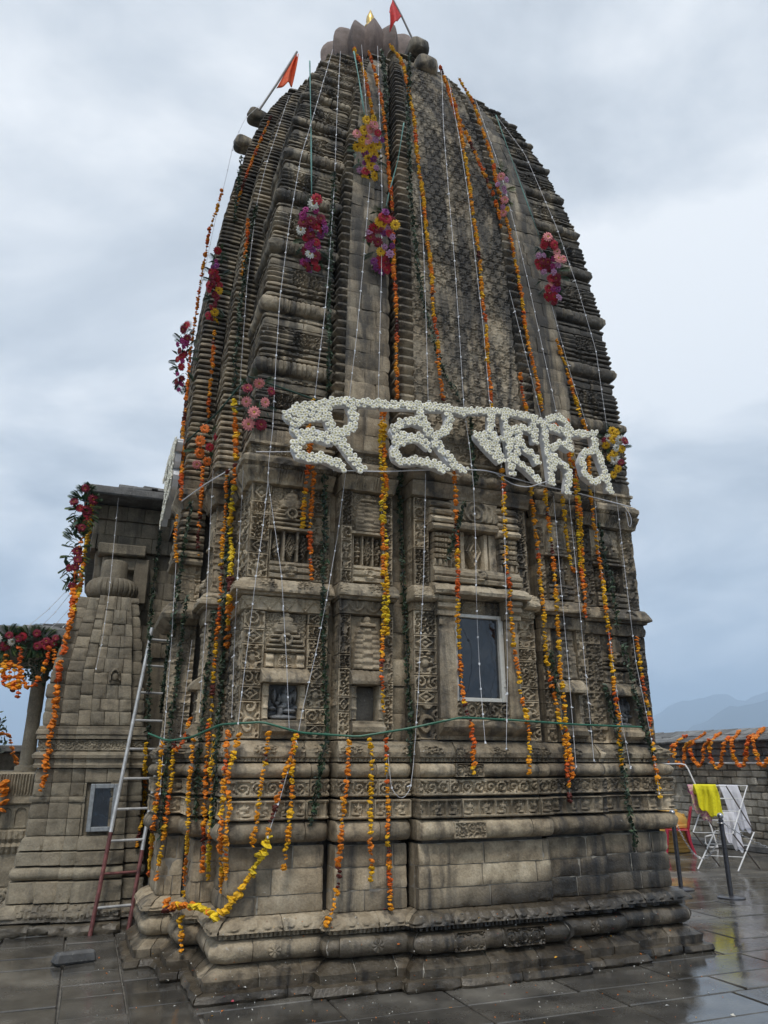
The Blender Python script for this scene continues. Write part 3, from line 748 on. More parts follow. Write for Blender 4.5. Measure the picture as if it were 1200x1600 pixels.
def pilaster(b, a0, a1, z0, z1, off, near, seed):
    """carved strip: stack of scroll panels and small square fields"""
    w = (a1 - a0) * b.len3(2)[1] if a0 >= 0 else .12
    z = z0; k = seed
    hs = [.30, .12, .13, .22, .13, .24, .12, .28, .13]
    while z < z1 - .02:
        h = hs[k % len(hs)]; h = h if z + h + .08 < z1 else z1 - z; kind = k % 3
        def dsp(S_, Z_, A_, T_, h=h, kind=kind, k=k):
            w_ = S_.max(); t = min(.018, w_ * .14); fr = frame(S_, Z_, w_, h, t)
            if h > .18: m = vscroll(S_ - t, Z_ - t, w_ - 2 * t, 1.25 + .15 * (k % 3)) if k % 2 == 0 else (arabesque(S_, Z_, .062, k + 11) if k % 4 == 1 else np.maximum(gavaksha(S_ + w_ / 2, Z_, w_ * .98, .085), .8 * el(S_, Z_, w_ / 2, h / 2, w_ * .2, h * .2)))
            elif kind == 0: m = arabesque(S_, Z_, .05, k)
            elif kind == 1:
                q_ = np.abs(S_ - w_ / 2) / (w_ * .42) + np.abs(Z_ - h / 2) / (h * .46); m = 1 - sst(np.abs(q_ - .75), .12, .3); m = np.maximum(m, .9 * el(S_, Z_, w_ / 2, h / 2, w_ * .16, h * .16))
            else: m = scroll(S_, Z_, h, h)
            return -.034 + .036 * np.maximum(m, fr)
        piece('carved_pilaster', b, a0, a1, [(0, z), (0, z + h)], ds=.009 if near else .017, dz=.009 if near else .017, disp=dsp, off=off, skirt=.17, rough=.003)
        z += h; k += 1
def niche(b, a0, a1, z0, z1, near, fig):
    """recess with pillars, sill and a seated figure or bare back"""
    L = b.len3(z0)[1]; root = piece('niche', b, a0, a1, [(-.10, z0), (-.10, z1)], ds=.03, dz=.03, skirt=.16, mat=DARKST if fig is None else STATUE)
    pw = .045 / L
    for x0, x1 in ((a0 - pw * .3, a0 + pw), (a1 - pw, a1 + pw * .3)):
        piece('niche_pillar', b, x0, x1, [(.012, z0), (.012, z1)], parent=root, ds=.008, dz=.01, disp=lambda S_, Z_, A_, T_: .014 * np.sqrt(np.maximum(0, 1 - (S_ / S_.max() * 2 - 1) ** 2)) + .012 * (np.abs(((Z_ / Z_.max()) * 3) % 1 - .5) > .40), skirt=.15, rough=.003)
    if fig is not None:
        w = (a1 - a0) * L; h = z1 - z0
        def dsp(S_, Z_, A_, T_):
            f = figure(S_, Z_, w * .5, h * .10, h * .80, fig); s2 = .8 * el(S_, Z_, w * .5, h * .05, w * .36, h * .09)
            arms = .6 * np.maximum.reduce([el(S_, Z_, w * .24, h * .66, w * .05, h * .2), el(S_, Z_, w * .76, h * .66, w * .05, h * .2), el(S_, Z_, w * .20, h * .3, w * .12, h * .06), el(S_, Z_, w * .80, h * .33, w * .12, h * .06)])
            m = np.maximum.reduce([f, s2, arms]); return np.where(m > .05, .03 + .07 * m, -.03)
        piece('seated_figure', b, a0 + .05 * (a1 - a0), a1 - .05 * (a1 - a0), [(-.095, z0 + .005), (-.095, z1 - .01)], parent=root, mat=STATUE, ds=.0075, dz=.0075, disp=dsp, rough=.003, skirt=.16)
    return root
def wall_bay(b, near, lo, hi, kind, fig=None, seed=0):
    ds = .009 if near else .017
    c0, c1 = (.255, .75) if kind == 'k' else (.22, .80)
    L = b.len3(2)[1]; cw = (c1 - c0) * L
    # corner strip continuing round the left return
    if lo < 0: pilaster(b, -1, -.02, 1.80, 2.86, .0, False, seed + 4); pilaster(b, -1, -.02, 3.15, 4.02, .0, False, seed + 2)
    if hi > 1: pilaster(b, 1.02, hi, 1.80, 2.86, .0, False, seed + 5); pilaster(b, 1.02, hi, 3.15, 4.02, .0, False, seed + 1)
    pilaster(b, 0, c0, 1.80, 2.86, .0, near, seed); pilaster(b, c1, 1, 1.80, 2.86, .0, near, seed + 1)
    pilaster(b, 0, c0, 3.15, 4.02, -.005, near, seed + 3); pilaster(b, c1, 1, 3.15, 4.02, -.005, near, seed + 5)
    piece('niche_sill', b, c0, c1, [(-.02, 1.80), (.02, 1.805), (.03, 1.83), (.085, 1.86), (.09, 1.90), (.06, 1.925), (.06, 1.945), (-.02, 1.955)], ds=.014, dz=.012, skirt=.17)
    niche(b, c0 + .02, c1 - .02, 1.955, 2.245, near, fig)
    piece('niche_hood', b, c0 - .03, c1 + .03, [(-.02, 2.245), (.10, 2.25), (.105, 2.275), (.07, 2.33), (.0, 2.375), (-.03, 2.38)], ds=.014, dz=.012, disp=lambda S_, Z_, A_, T_: .006 * np.cos(S_ / .055 * 2 * np.pi) * (Z_ > .03), rough=.006, skirt=.17)
    rel = shrine_roof if kind == 'k' else tower_relief
    if kind == 'k':
        piece('relief_panel', b, c0, c1, [(0, 2.382), (0, 2.50)], ds=ds, dz=ds, skirt=.17, disp=lambda S_, Z_, A_, T_: -.035 + .05 * np.maximum.reduce([1 - sst(np.abs(np.abs(S_ - cw / 2) - cw * .36), cw * .09, cw * .11) * 1.0, (np.abs(S_ - cw / 2) < cw * .16) * (.6 + .4 * arabesque(S_, Z_, .04, 2))]) * (.8 + .2 * np.cos(Z_ / .012)))
        piece('relief_shrine', b, c0, c1, [(0, 2.502), (0, 2.858)], ds=ds, dz=ds, skirt=.17, disp=lambda S_, Z_, A_, T_: -.045 + .075 * rel(S_, Z_, cw, .356) + .012 * arabesque(S_, Z_, .05, 3) * (rel(S_, Z_, cw, .356) < .1))
    else:
        piece('relief_shrine', b, c0, c1, [(0, 2.382), (0, 2.858)], ds=ds, dz=ds, skirt=.17, disp=lambda S_, Z_, A_, T_: -.05 + .085 * rel(S_, Z_, cw, .47))
    piece('carved_frieze', b, lo, hi, [(.0, 2.86), (.03, 2.865), (.032, 2.975), (.02, 2.985)], ds=ds, dz=ds, disp=lambda S_, Z_, A_, T_: -.016 + .018 * (zigzag(S_, Z_ - .01, .10, .16) if kind == 'k' else np.maximum(1 - sst(np.abs(np.hypot((S_ / .15) % 1 - .5, (Z_ - .12) / .19) - .46), .05, .1), .8 * (1 - sst(np.abs((S_ / .05) % 1 - .5), .1, .25)) * (Z_ > .05))))
    piece('kapota_cornice', b, lo, hi, [(.01, 2.985), (.06, 2.988), (.065, 3.005), (.108, 3.012), (.112, 3.03), (.085, 3.085), (.045, 3.13), (-.02, 3.145)], ds=.012 if near else .02, dz=.010, bev=.012, disp=lambda S_, Z_, A_, T_: .018 * arabesque(S_, Z_, .05, 6) * sst(Z_, .05, .07) * (1 - sst(np.abs(((S_ - .05) % .32) - .16), .05, .09)), rough=.012)
    piece('relief_panel', b, c0, c1, [(.0, 3.147), (.045, 3.155), (.045, 3.185), (.02, 3.20), (.05, 3.215), (.05, 3.245), (.02, 3.262), (.04, 3.275), (.035, 3.30), (-.02, 3.31)], ds=ds, dz=ds, skirt=.17, disp=lambda S_, Z_, A_, T_: .03 * (1 - sst(np.abs(np.hypot(S_ - cw / 2, Z_ - .08) - .04), .012, .022)))
    piece('diamond_panel', b, c0, c1, [(0, 3.31), (0, 3.60)], ds=ds, dz=ds, skirt=.17, disp=lambda S_, Z_, A_, T_: -.085 + .09 * diamond_panel(S_, Z_, cw, .29, 3 if kind == 'k' else 2 if cw < .2 else 3))
    piece('relief_panel', b, c0 - .03, c1 + .03, [(-.02, 3.60), (.03, 3.605), (.03, 3.625), (.0, 3.635)], ds=ds, dz=ds, skirt=.17)
    piece('relief_shrine', b, c0, c1, [(0, 3.636), (0, 4.02)], ds=ds, dz=ds, skirt=.17, disp=lambda S_, Z_, A_, T_: -.04 + .07 * rel(S_, Z_, cw, .37) + .012 * arabesque(S_, Z_, .05, 3) * (rel(S_, Z_, cw, .37) < .1))
    # capital block and the deep eave over the wall
    def cap(S_, Z_, A_, T_):
        return .010 * np.cos(S_ / .028 * 2 * np.pi) * (Z_ > .02) * (Z_ < .14) * .6 + .012 * (fbm(np.stack([S_ * 40, Z_ * 4, S_ * 0], -1), 1, 2, 5))
    piece('capital_block', b, lo, hi, [(-.01, 4.022), (.035, 4.026), (.045, 4.06), (.085, 4.12), (.10, 4.15), (.03, 4.165)], ds=.013, dz=.012, disp=cap, rough=.007)
    piece('lion_cornice', b, lo, hi, [(.01, 4.167), (.075, 4.17), (.105, 4.20), (.11, 4.245), (.07, 4.285), (.03, 4.30)], ds=.012, dz=.011, rough=.010, disp=lambda S_, Z_, A_, T_: .055 * np.maximum(el(np.abs(S_ - S_.max() * .55), Z_, S_.max() * .42, .055, .09, .062), 0) * (1 + .5 * fbm(np.stack([S_ * 45, Z_ * 45, S_ * 0], -1), 1, 2, 4)) - .02 * (1 - dent(S_, .03)) * (Z_ < .03))
    piece('carved_frieze', b, lo, hi, [(.0, 4.30), (.015, 4.305), (.02, 4.39), (.06, 4.40), (.06, 4.425), (-.02, 4.43)], ds=ds, dz=.010, disp=lambda S_, Z_, A_, T_: .016 * arabesque(S_, Z_, .06, 5) * (Z_ > .012) * (Z_ < .085))
wall_bay(FW['k1'], True, -1, 1.5, 'k', 1, 0); wall_bay(FW['p1'], True, -1, 2, 'p', None, 3)
wall_bay(FW['p2'], False, 0, 1.6, 'p', None, 2); wall_bay(FW['k2'], False, 0, 1.5, 'k', 2, 1)
wall_bay(LW['p'], False, 0, 2, 'p', None, 2)

# central bay with the glazed window
b = FW['b']; L = b.len3(2)[1]; fa = lambda u: (u - 2.60) / L
pilaster(b, -1, -.02, 1.80, 2.92, .0, False, 1); pilaster(b, 0, fa(2.83), 1.80, 2.92, 0, True, 0); pilaster(b, fa(3.64), 1, 1.80, 2.92, 0, True, 2)
pilaster(b, 1.02, 2, 1.80, 2.92, 0, False, 1)
piece('window_bracket', b, fa(2.80), fa(3.70), [(-.02, 1.80), (.05, 1.805), (.06, 1.835), (.13, 1.875), (.16, 1.905), (.165, 1.955), (.14, 1.972), (-.02, 1.98)], ds=.014, dz=.012, skirt=.16, rough=.006, disp=lambda S_, Z_, A_, T_: .02 * np.maximum(0, 1 - np.abs(S_ - .45) / .09 - np.abs(Z_ - .12) / .05))
piece('scroll_panel', b, fa(2.99), fa(3.53), [(.02, 1.982), (.02, 2.132)], ds=.009, dz=.009, skirt=.16, disp=lambda S_, Z_, A_, T_: -.022 + .026 * np.maximum(scroll(S_ + .02, Z_ - .01, .13, .115), frame(S_, Z_, S_.max(), .15, .012)))
for x0, x1 in ((2.83, 3.0), (3.52, 3.65)):
    piece('window_pillar', b, fa(x0), fa(x1), [(.045, 1.982), (.05, 2.45), (.045, 2.88)], ds=.014, dz=.02, skirt=.19, rough=.006, disp=lambda S_, Z_, A_, T_: -.012 * (np.abs(Z_ - .78) < .02) + .01 * np.cos(S_ / .03) * (Z_ > .80) * (Z_ < .86))
    piece('pillar_capital', b, fa(x0) - .02, fa(x1) + .02, [(.03, 2.88), (.07, 2.885), (.075, 2.92), (.055, 2.935), (.10, 2.955), (.105, 2.985), (.08, 3.0), (.12, 3.02), (.12, 3.05), (.0, 3.06)], ds=.012, dz=.010, skirt=.19, rough=.006)
piece('lintel_stone', b, fa(3.0), fa(3.52), [(-.04, 2.925), (-.03, 2.99), (-.04, 3.06)], ds=.012, dz=.012, skirt=.14, disp=lambda S_, Z_, A_, T_: -.015 + .016 * arabesque(S_, Z_, .055, 3))
piece('window_hood', b, fa(2.76), fa(3.74), [(-.02, 3.062), (.165, 3.066), (.175, 3.095), (.13, 3.14), (.07, 3.175), (.0, 3.19)], ds=.014, dz=.012, skirt=.16, rough=.012, bev=.012)
piece('kapota_cornice', b, -1, fa(2.83), [(.01, 3.0), (.06, 3.003), (.10, 3.02), (.105, 3.04), (.08, 3.10), (.04, 3.14), (-.02, 3.16)], ds=.014, dz=.011, disp=lambda S_, Z_, A_, T_: .012 * arabesque(S_, Z_, .05, 6))
piece('kapota_cornice', b, fa(3.72), 2, [(.01, 3.0), (.06, 3.003), (.10, 3.02), (.105, 3.04), (.08, 3.10), (.04, 3.14), (-.02, 3.16)], ds=.014, dz=.011, disp=lambda S_, Z_, A_, T_: .012 * arabesque(S_, Z_, .05, 6))
piece('carved_frieze', b, -1, fa(2.83), [(.0, 2.92), (.02, 2.925), (.02, 3.0)], ds=.010, dz=.010, disp=lambda S_, Z_, A_, T_: -.015 + .018 * arabesque(S_, Z_, .05, 2))
piece('carved_frieze', b, fa(3.64), 2, [(.0, 2.92), (.02, 2.925), (.02, 3.0)], ds=.010, dz=.010, disp=lambda S_, Z_, A_, T_: -.015 + .018 * arabesque(S_, Z_, .05, 2))
# the window itself
win = empty('window', (3.26, 6.06, 2.14)); win.parent = temple; win.matrix_parent_inverse = parent_inv(temple)
yv = V0 - .20 + .035; x0, x1, z0, z1 = 3.005, 3.515, 2.135, 2.925; t = .034
for nm, c, h in (('frame', (x0 + t / 2, yv, (z0 + z1) / 2), (t / 2, .03, (z1 - z0) / 2)), ('frame', (x1 - t / 2 - .005, yv - .002, (z0 + z1) / 2), (t / 2 + .008, .03, (z1 - z0) / 2)),
                 ('frame', ((x0 + x1) / 2, yv, z0 + t / 2), ((x1 - x0) / 2 - t - .006, .028, t / 2)), ('frame', ((x0 + x1) / 2, yv, z1 - t / 2), ((x1 - x0) / 2 - t - .006, .028, t / 2))):
    MB().bevbox(c, h, .004).build(nm, ALU, win)
MB().box(((x0 + x1) / 2, yv + .012, (z0 + z1) / 2), ((x1 - x0) / 2 - t, .004, (z1 - z0) / 2 - t)).build('pane', GLASS, win, smooth=False)
mb = MB()
for zc in (2.30, 2.78): mb.tube([(x1 - .012, yv - .036, zc - .03), (x1 - .012, yv - .036, zc + .03)], .007, 8)
mb.build('hinge', ALU, win)
# upper storey of the central bay: small shrine with lozenge, stacked eaves left and right
for x0_, x1_, sd_ in ((2.62, 2.78, 5), (3.70, 3.85, 7)): pilaster(b, fa(x0_), fa(x1_), 3.16, 4.02, -.02, True, sd_)
pilaster(b, -1, -.02, 3.16, 4.02, -.02, False, 3); pilaster(b, 1.02, 2, 3.16, 4.02, -.02, False, 3)
up = [(.0, 3.19), (.10, 3.195), (.11, 3.225), (.08, 3.245), (.10, 3.26), (.10, 3.29), (.07, 3.305), (.06, 3.335), (-.02, 3.345)]
piece('shrine_base', b, fa(2.78), fa(3.70), up, ds=.013, dz=.010, skirt=.16, rough=.006, disp=lambda S_, Z_, A_, T_: .03 * (1 - sst(np.abs(np.hypot(S_ - .46, (Z_ - .09)) - .045), .012, .024)))
for x0_, x1_ in ((2.80, 2.98), (3.50, 3.68)):
    piece('shrine_pier', b, fa(x0_), fa(x1_), [(.05, 3.346), (.05, 3.42)], ds=.01, dz=.012, skirt=.16, disp=lambda S_, Z_, A_, T_: -.03 * (np.abs((S_ / .06) % 1 - .5) < .2))
    for k in range(5):
        za = 3.42 + k * .052; piece('shrine_pier', b, fa(x0_), fa(x1_), [(.02, za), (.06, za + .006), (.065, za + .03), (.03, za + .05)], ds=.011, dz=.010, skirt=.16, disp=lambda S_, Z_, A_, T_: .008 * np.cos(S_ / .03 * 2 * np.pi))
    for k in range(4):
        za = 3.685 + k * .082; e_ = .02 * k
        piece('eave_stone', b, fa(x0_ - .03), fa(x1_ + .03), [(.02, za), (.10 - e_, za + .006), (.115 - e_, za + .03), (.07 - e_, za + .07), (.0, za + .08)], ds=.014, dz=.011, skirt=.16, rough=.006)
piece('diamond_panel', b, fa(2.98), fa(3.50), [(.0, 3.346), (.0, 3.72)], ds=.009, dz=.009, skirt=.16, disp=lambda S_, Z_, A_, T_: -.10 + .11 * np.maximum.reduce([np.where(np.abs(S_ - .26) / .085 + np.abs(Z_ - .19) / .17 < 1, .35 + .55 * np.abs(np.cos((np.abs(S_ - .26) / .085 + np.abs(Z_ - .19) / .17) * 7)), 0), .9 * (1 - sst(np.abs(np.abs(S_ - .26) - .125), .02, .03)), (np.abs(S_ - .26) > .17) * (.75 + .25 * vscroll(S_, Z_, .09))]))
piece('shrine_lintel', b, fa(2.99), fa(3.49), [(.02, 3.722), (.075, 3.727), (.085, 3.76), (.06, 3.80), (.02, 3.81)], ds=.013, dz=.011, skirt=.16, rough=.006)
piece('relief_shrine', b, fa(2.98), fa(3.50), [(.05, 3.812), (.05, 4.02)], ds=.009, dz=.009, skirt=.16, disp=lambda S_, Z_, A_, T_: -.02 + .06 * np.where(np.hypot((S_ - .26) / .26, (Z_) / .2) < 1, .5 + .4 * sst(np.cos(np.hypot(S_ - .26, Z_ - .09) * 110), -.3, .5), .1))
piece('capital_block', b, -1, 2, [(-.01, 4.022), (.035, 4.026), (.045, 4.06), (.085, 4.12), (.10, 4.15), (.03, 4.165)], ds=.014, dz=.012, rough=.008)
piece('lion_cornice', b, -1, 2, [(.01, 4.167), (.075, 4.17), (.105, 4.20), (.11, 4.245), (.07, 4.285), (.03, 4.30)], ds=.014, dz=.011, rough=.010, disp=lambda S_, Z_, A_, T_: .05 * el((S_ % .3), Z_, .15, .06, .08, .06))
piece('carved_frieze', b, -1, 2, [(.0, 4.30), (.015, 4.305), (.02, 4.39), (.06, 4.40), (.06, 4.425), (-.02, 4.43)], ds=.011, dz=.010, disp=lambda S_, Z_, A_, T_: .016 * arabesque(S_, Z_, .06, 5) * (Z_ > .012) * (Z_ < .085))

# left flank: projecting bay with slender pillar, stacked eaves and capital
b = LW['b']
pilaster(b, .80, 1.0, 1.80, 2.9, .0, False, 2); pilaster(b, 1.02, 2, 1.80, 2.9, .0, False, 5); pilaster(b, .80, 1, 3.15, 4.0, .0, False, 1)
pilaster(b, 1.02, 2, 3.15, 3.5, .0, False, 5)
piece('kapota_cornice', b, .5, 2, [(.01, 2.9), (.05, 2.903), (.13, 2.95), (.14, 2.99), (.10, 3.06), (.04, 3.13), (-.02, 3.15)], ds=.02, dz=.012, rough=.008)
for k in range(7):
    za = 3.5 + k * .085; piece('eave_stone', b, .7, 2, [(.0, za), (.075 - .008 * k, za + .006), (.085 - .008 * k, za + .035), (.05 - .008 * k, za + .07), (-.02, za + .083)], ds=.02, dz=.012, rough=.006)
piece('capital_block', b, .6, 2, [(-.01, 4.10), (.02, 4.105), (.05, 4.18), (.09, 4.24), (.09, 4.30), (.03, 4.33), (.04, 4.42), (-.02, 4.43)], ds=.02, dz=.012, rough=.008)

# ---- spire
def ledge(o, h, za): return [(-.018, za), (-.012, za + h * .12), (o * .9, za + h * .20), (o, za + h * .45), (o * .8, za + h * .62), (-.006, za + h * .92), (-.018, za + h)]
def karna_spire(b, near, lo, hi, ztop):
    tops = [5.33, 6.05, 6.80, 7.50, 8.15, 8.75, 9.30, 9.80, 10.22, 10.56, 10.84]
    ds = .013 if near else .02
    za = 4.432; first = True
    for si, zt in enumerate(tops):
        H = zt - za; fr = ([('flat', .20), ('ledge', .075), ('ledge', .075), ('flat', .09)] if first else [('ledge', .09), ('ledge', .085)]) + [('ledge', .085), ('carve', .20), ('ledge', .08), ('flat', .10), ('ledge', .085), ('neck', .04), ('ama', .215)]
        tot = sum(f for _, f in fr); first = False; z = za
        for k, (kind, f) in enumerate(fr):
            h = H * f / tot; sp = float(rng.uniform(.35, .65))
            spl = [lo, sp, hi] if rng.random() < .5 and kind != 'carve' else [lo, hi]
            sh = float(rng.uniform(.35, .7)); sw = .22
            for a0, a1 in zip(spl[:-1], spl[1:]):
                if kind == 'ledge':
                    piece('ledge_stone', b, a0, a1, ledge(.028 + rng.uniform(-.008, .010), h, z), ds=.024, dz=.012, rough=.008, bev=.006, off=rng.uniform(-.006, .006),
                          disp=lambda S_, Z_, A_, T_, sh=sh, h=h: .022 * arabesque(S_, Z_, .055, si) * (np.abs(A_ - sh) < .17) - .02 * (np.abs(A_ - sh) < .17))
                elif kind == 'flat':
                    piece('flat_stone', b, a0, a1, [(.012, z), (.015, z + h)], ds=.03, dz=.03, rough=.007, off=rng.uniform(-.008, .008))
                elif kind == 'neck':
                    piece('neck_stone', b, a0, a1, [(-.02, z), (-.02, z + h)], ds=.04, dz=.03)
                elif kind == 'carve':
                    def dsp(S_, Z_, A_, T_, sh=sh, h=h):
                        led = .03 * np.abs(np.sin(Z_ / h * np.pi * 2.5)); m = 1 - sst(np.abs(A_ - sh), .20, .24)
                        return m * (.0 + .032 * arabesque(S_, Z_, .062, si + 3)) + (1 - m) * led
                    piece('carved_panel', b, a0, a1, [(.0, z), (.006, z + h)], ds=.010 if near else .018, dz=.010 if near else .016, disp=dsp, rough=.005)
                else:
                    er = rng.uniform(0, 1)
                    piece('ribbed_cushion', b, a0, a1, [(-.01, z)] + arcp(.008, .056, z + .004, z + h - .004, 9) + [(-.01, z + h)], ds=.011 if near else .02, dz=.013, rough=.010, bev=.01,
                          disp=lambda S_, Z_, A_, T_, er=er: -.016 * (np.abs(np.sin(S_ / .052 * np.pi)) < .35) * (A_ > .3 * er) * (A_ < 1))
            z += h
        za = zt
    piece('cap_slab', b, lo, hi, [(-.05, za), (.05, za + .005), (.055, za + .05), (-.1, za + .06), (-.5, za + .065)], ds=.03, dz=.02, rough=.008)
karna_spire(FS['k1'], True, -1, 1.4, 10.3); karna_spire(FS['k2'], False, 0, 1.9, 10.3)
def teeth(b, lo, hi, z0, z1, pitch, left=True):
    z = z0
    while z < z1:
        h = pitch * (1 - .012 * (z - 4.4)) * rng.uniform(.94, 1.06)
        piece('toothed_ledge', b, lo, hi, [(-.075, z), (-.05, z + h * .08), (.0, z + h * .42), (.022, z + h * .60), (.024, z + h * .80), (-.03, z + h * .93), (-.075, z + h)], ds=.035, dz=.016, rough=.005, bev=.004, skirt=.14, off=rng.uniform(-.008, .008))
        z += h
def prat_spire(b, near, lo, ztop, inner):
    z = 4.432; n0 = .15
    while z < ztop:
        h = (.178 + rng.uniform(-.02, .02)) * (1 - .02 * (z - 4.4))
        c = [n0] + sorted(float(x) for x in rng.uniform(.35, .85, int(rng.integers(1, 3)))) + [1.0]
        if len(c) == 4 and c[2] - c[1] < .2: c.pop(2)
        for a0, a1 in zip(c[:-1], c[1:]):
            piece('spire_block', b, a0, a1 if a1 < 1 else 1.3, [(.002, z), (.004, z + h)], ds=.045, dz=.045, rough=.007, bev=.007, off=rng.uniform(-.006, .006), gap=.002)
        z += h
    teeth(b, lo, n0, 4.432, z, .105)
    piece('cap_slab', b, lo, 2, [(-.05, z), (.06, z + .005), (.065, z + .05), (-.05, z + .06), (-.6, z + .065)], ds=.03, dz=.02, rough=.008)
prat_spire(FS['p1'], True, -1, 10.95, True); prat_spire(FS['p2'], False, 0, 10.95, False)
def bhadra_spire(b, ztop):
    z = 4.432; k = 0
    while z < ztop:
        h = min((.27 + rng.uniform(-.03, .03)) * (1 - .02 * (z - 4.4)), max(.1, ztop + .02 - z)); L = b.len3(z)[1]
        cs = [.10, float(rng.uniform(.38, .62)), .915]; z_ = z
        for a0, a1 in zip(cs[:-1], cs[1:]):
            base = a0
            def dsp(S_, Z_, A_, T_, z_=z_):
                X = (A_ - .5) * 1.5 * .97; Y = Z_ + z_
                wx = .006 * vnoise(np.stack([X * 6, Y * 6, X * 0], -1), 2); wy = .006 * vnoise(np.stack([X * 6, Y * 6, X * 0 + 7], -1), 4)
                p = np.where(np.abs(X) < .42, .135, .115)
                g_ = gavaksha(X + wx + 10, Y + wy, .128, .100)
                wear = np.clip(fbm(np.stack([X * 3, Y * 3, X * 0], -1), 1, 3, 12) * 1.6 + .15, 0, 1)
                return -.013 + .020 * g_ * (1 - .6 * wear) + .004 * wear
            piece('lattice_stone', b, a0, a1, [(.004, z), (.004, z + h)], ds=.0105, dz=.0105, disp=dsp, rough=.0018, bev=.002, gap=.0012)
        z += h
    teeth(b, -1, .10, 4.432, z, .105); teeth(b, .915, 2, 4.432, z, .12)
    piece('cap_slab', b, -1, 2, [(-.05, z), (.07, z + .005), (.075, z + .05), (-.05, z + .06), (-.7, z + .065)], ds=.03, dz=.02, rough=.01)
bhadra_spire(FS['b'], 11.12)
def left_spire(b, lo, hi, ztop):
    z = 4.432
    while z < ztop:
        h = (.066 + rng.uniform(-.008, .008)) * (1 - .015 * (z - 4.4))
        piece('flank_ledge', b, lo, hi, ledge(.028 + rng.uniform(-.006, .006), h, z), ds=.045, dz=.014, rough=.007, off=rng.uniform(-.006, .006)); z += h
    piece('cap_slab', b, lo, hi, [(-.05, z), (.05, z + .005), (.05, z + .05), (-.05, z + .06), (-.5, z + .065)], ds=.04, dz=.02)
left_spire(LS['p'], 0, 2, 10.5); left_spire(LS['b'], .4, 2, 10.75)

# ---- neck, ribbed amalaka, gilt finial
ax, ay = 3.17, 8.93
MB().lathe([(1.0, 10.9), (1.0, 11.12), (.9, 11.2), (.66, 11.24), (.62, 11.6), (.6, 12.3)], (ax, ay, 0), 32).build('neck_drum', DARKST, temple)
ama = MB().lathe([(.45, 12.15), (.66, 12.25), (.66, 12.6), (.50, 12.9), (.25, 13.2), (.01, 13.3)], (ax, ay, 0), 32).build('amalaka', PINKST, temple)
NR = 16
t = np.linspace(-1, 1, 17); ph = np.linspace(0, np.pi, 11)
for k in range(NR):
    an = k / NR * 2 * np.pi + .13; hw = .195
    sc = rng.uniform(.93, 1.06)
    Wd = hw * np.maximum(0, 1 - np.abs(t) ** 2.0) ** .66 * sc
    lx = np.outer(Wd, np.cos(ph)); lr = np.outer(np.power(np.maximum(0, 1 - np.abs(t) ** 2.2), .6) * .24, (1 - np.abs(np.cos(ph)) ** 1.15)); lz = np.outer(t * .50 * sc, np.ones(11))
    rad = .62 + lr + .06 * (1 - t[:, None] ** 2)
    X = ax + rad * np.cos(an) - lx * np.sin(an); Y = ay + rad * np.sin(an) + lx * np.cos(an); Z = 12.68 + lz
    P = np.stack([X, Y, Z], -1); P += (fbm(P, 9, 3, 3) * .016)[..., None] * np.array([np.cos(an), np.sin(an), 0])
    link('amalaka_rib', npmesh('amalaka_rib', P, gridfaces(17, 11), sharp=60), PINKST, ama)
fp = [(.001, 12.9), (.20, 12.92), (.16, 12.98), (.08, 13.02), (.07, 13.06), (.16, 13.12), (.205, 13.22), (.19, 13.32), (.12, 13.40), (.09, 13.43), (.15, 13.46), (.14, 13.50), (.07, 13.53), (.06, 13.58), (.095, 13.66), (.085, 13.76), (.05, 13.84), (.02, 13.92), (.001, 13.95)]
MB().lathe([(r * .80, 13.24 + (z - 12.9) * 1.0) for r, z in fp], (ax, ay, 0), 24).build('finial_pot', GOLD, temple)
# projecting beam-end stones
def beam_end(x, y, v_or_none, size, dirn, parent=temple):
    p = onv(x, y, v_or_none); mb = MB()
    u = np.linspace(0, 1, 13); an_ = np.linspace(0, 2 * np.pi, 21)[:-1]
    rr = np.where(u < .6, .85 + .15 * u / .6, np.sqrt(np.maximum(0, 1 - ((u - .6) / .4) ** 3)) * .98 + .02)
    d = np.array(dirn, float); d /= np.linalg.norm(d); sd_ = np.cross(d, [0, 0, 1]); sd_ /= np.linalg.norm(sd_); upv = np.cross(sd_, d)
    c8 = np.sign(np.cos(an_)) * np.abs(np.cos(an_)) ** .45; s8 = np.sign(np.sin(an_)) * np.abs(np.sin(an_)) ** .45
    P = np.array(p)[None, None, :] + d * ((u - .75) * size * 2.6)[:, None, None] + (sd_ * (c8 * size)[:, None] + upv * (s8 * size * .8)[:, None])[None] * rr[:, None, None]
    P = P + fbm(P, 7, 3, 5)[..., None] * .02
    q = [[i * 20 + j, i * 20 + (j + 1) % 20, (i + 1) * 20 + (j + 1) % 20, (i + 1) * 20 + j] for i in range(12) for j in range(20)]
    mb.add(P.reshape(-1, 3), q); mb.build('beam_end', STONE, parent)
beam_end(656, 72, 7.12, .15, (.1, -1, .05)); beam_end(668, 101, 6.86, .16, (.1, -1, .0))
beam_end(394, 181, 8.2, .115, (-1, -.1, .05)); beam_end(373, 224, 8.1, .115, (-1, -.1, 0))

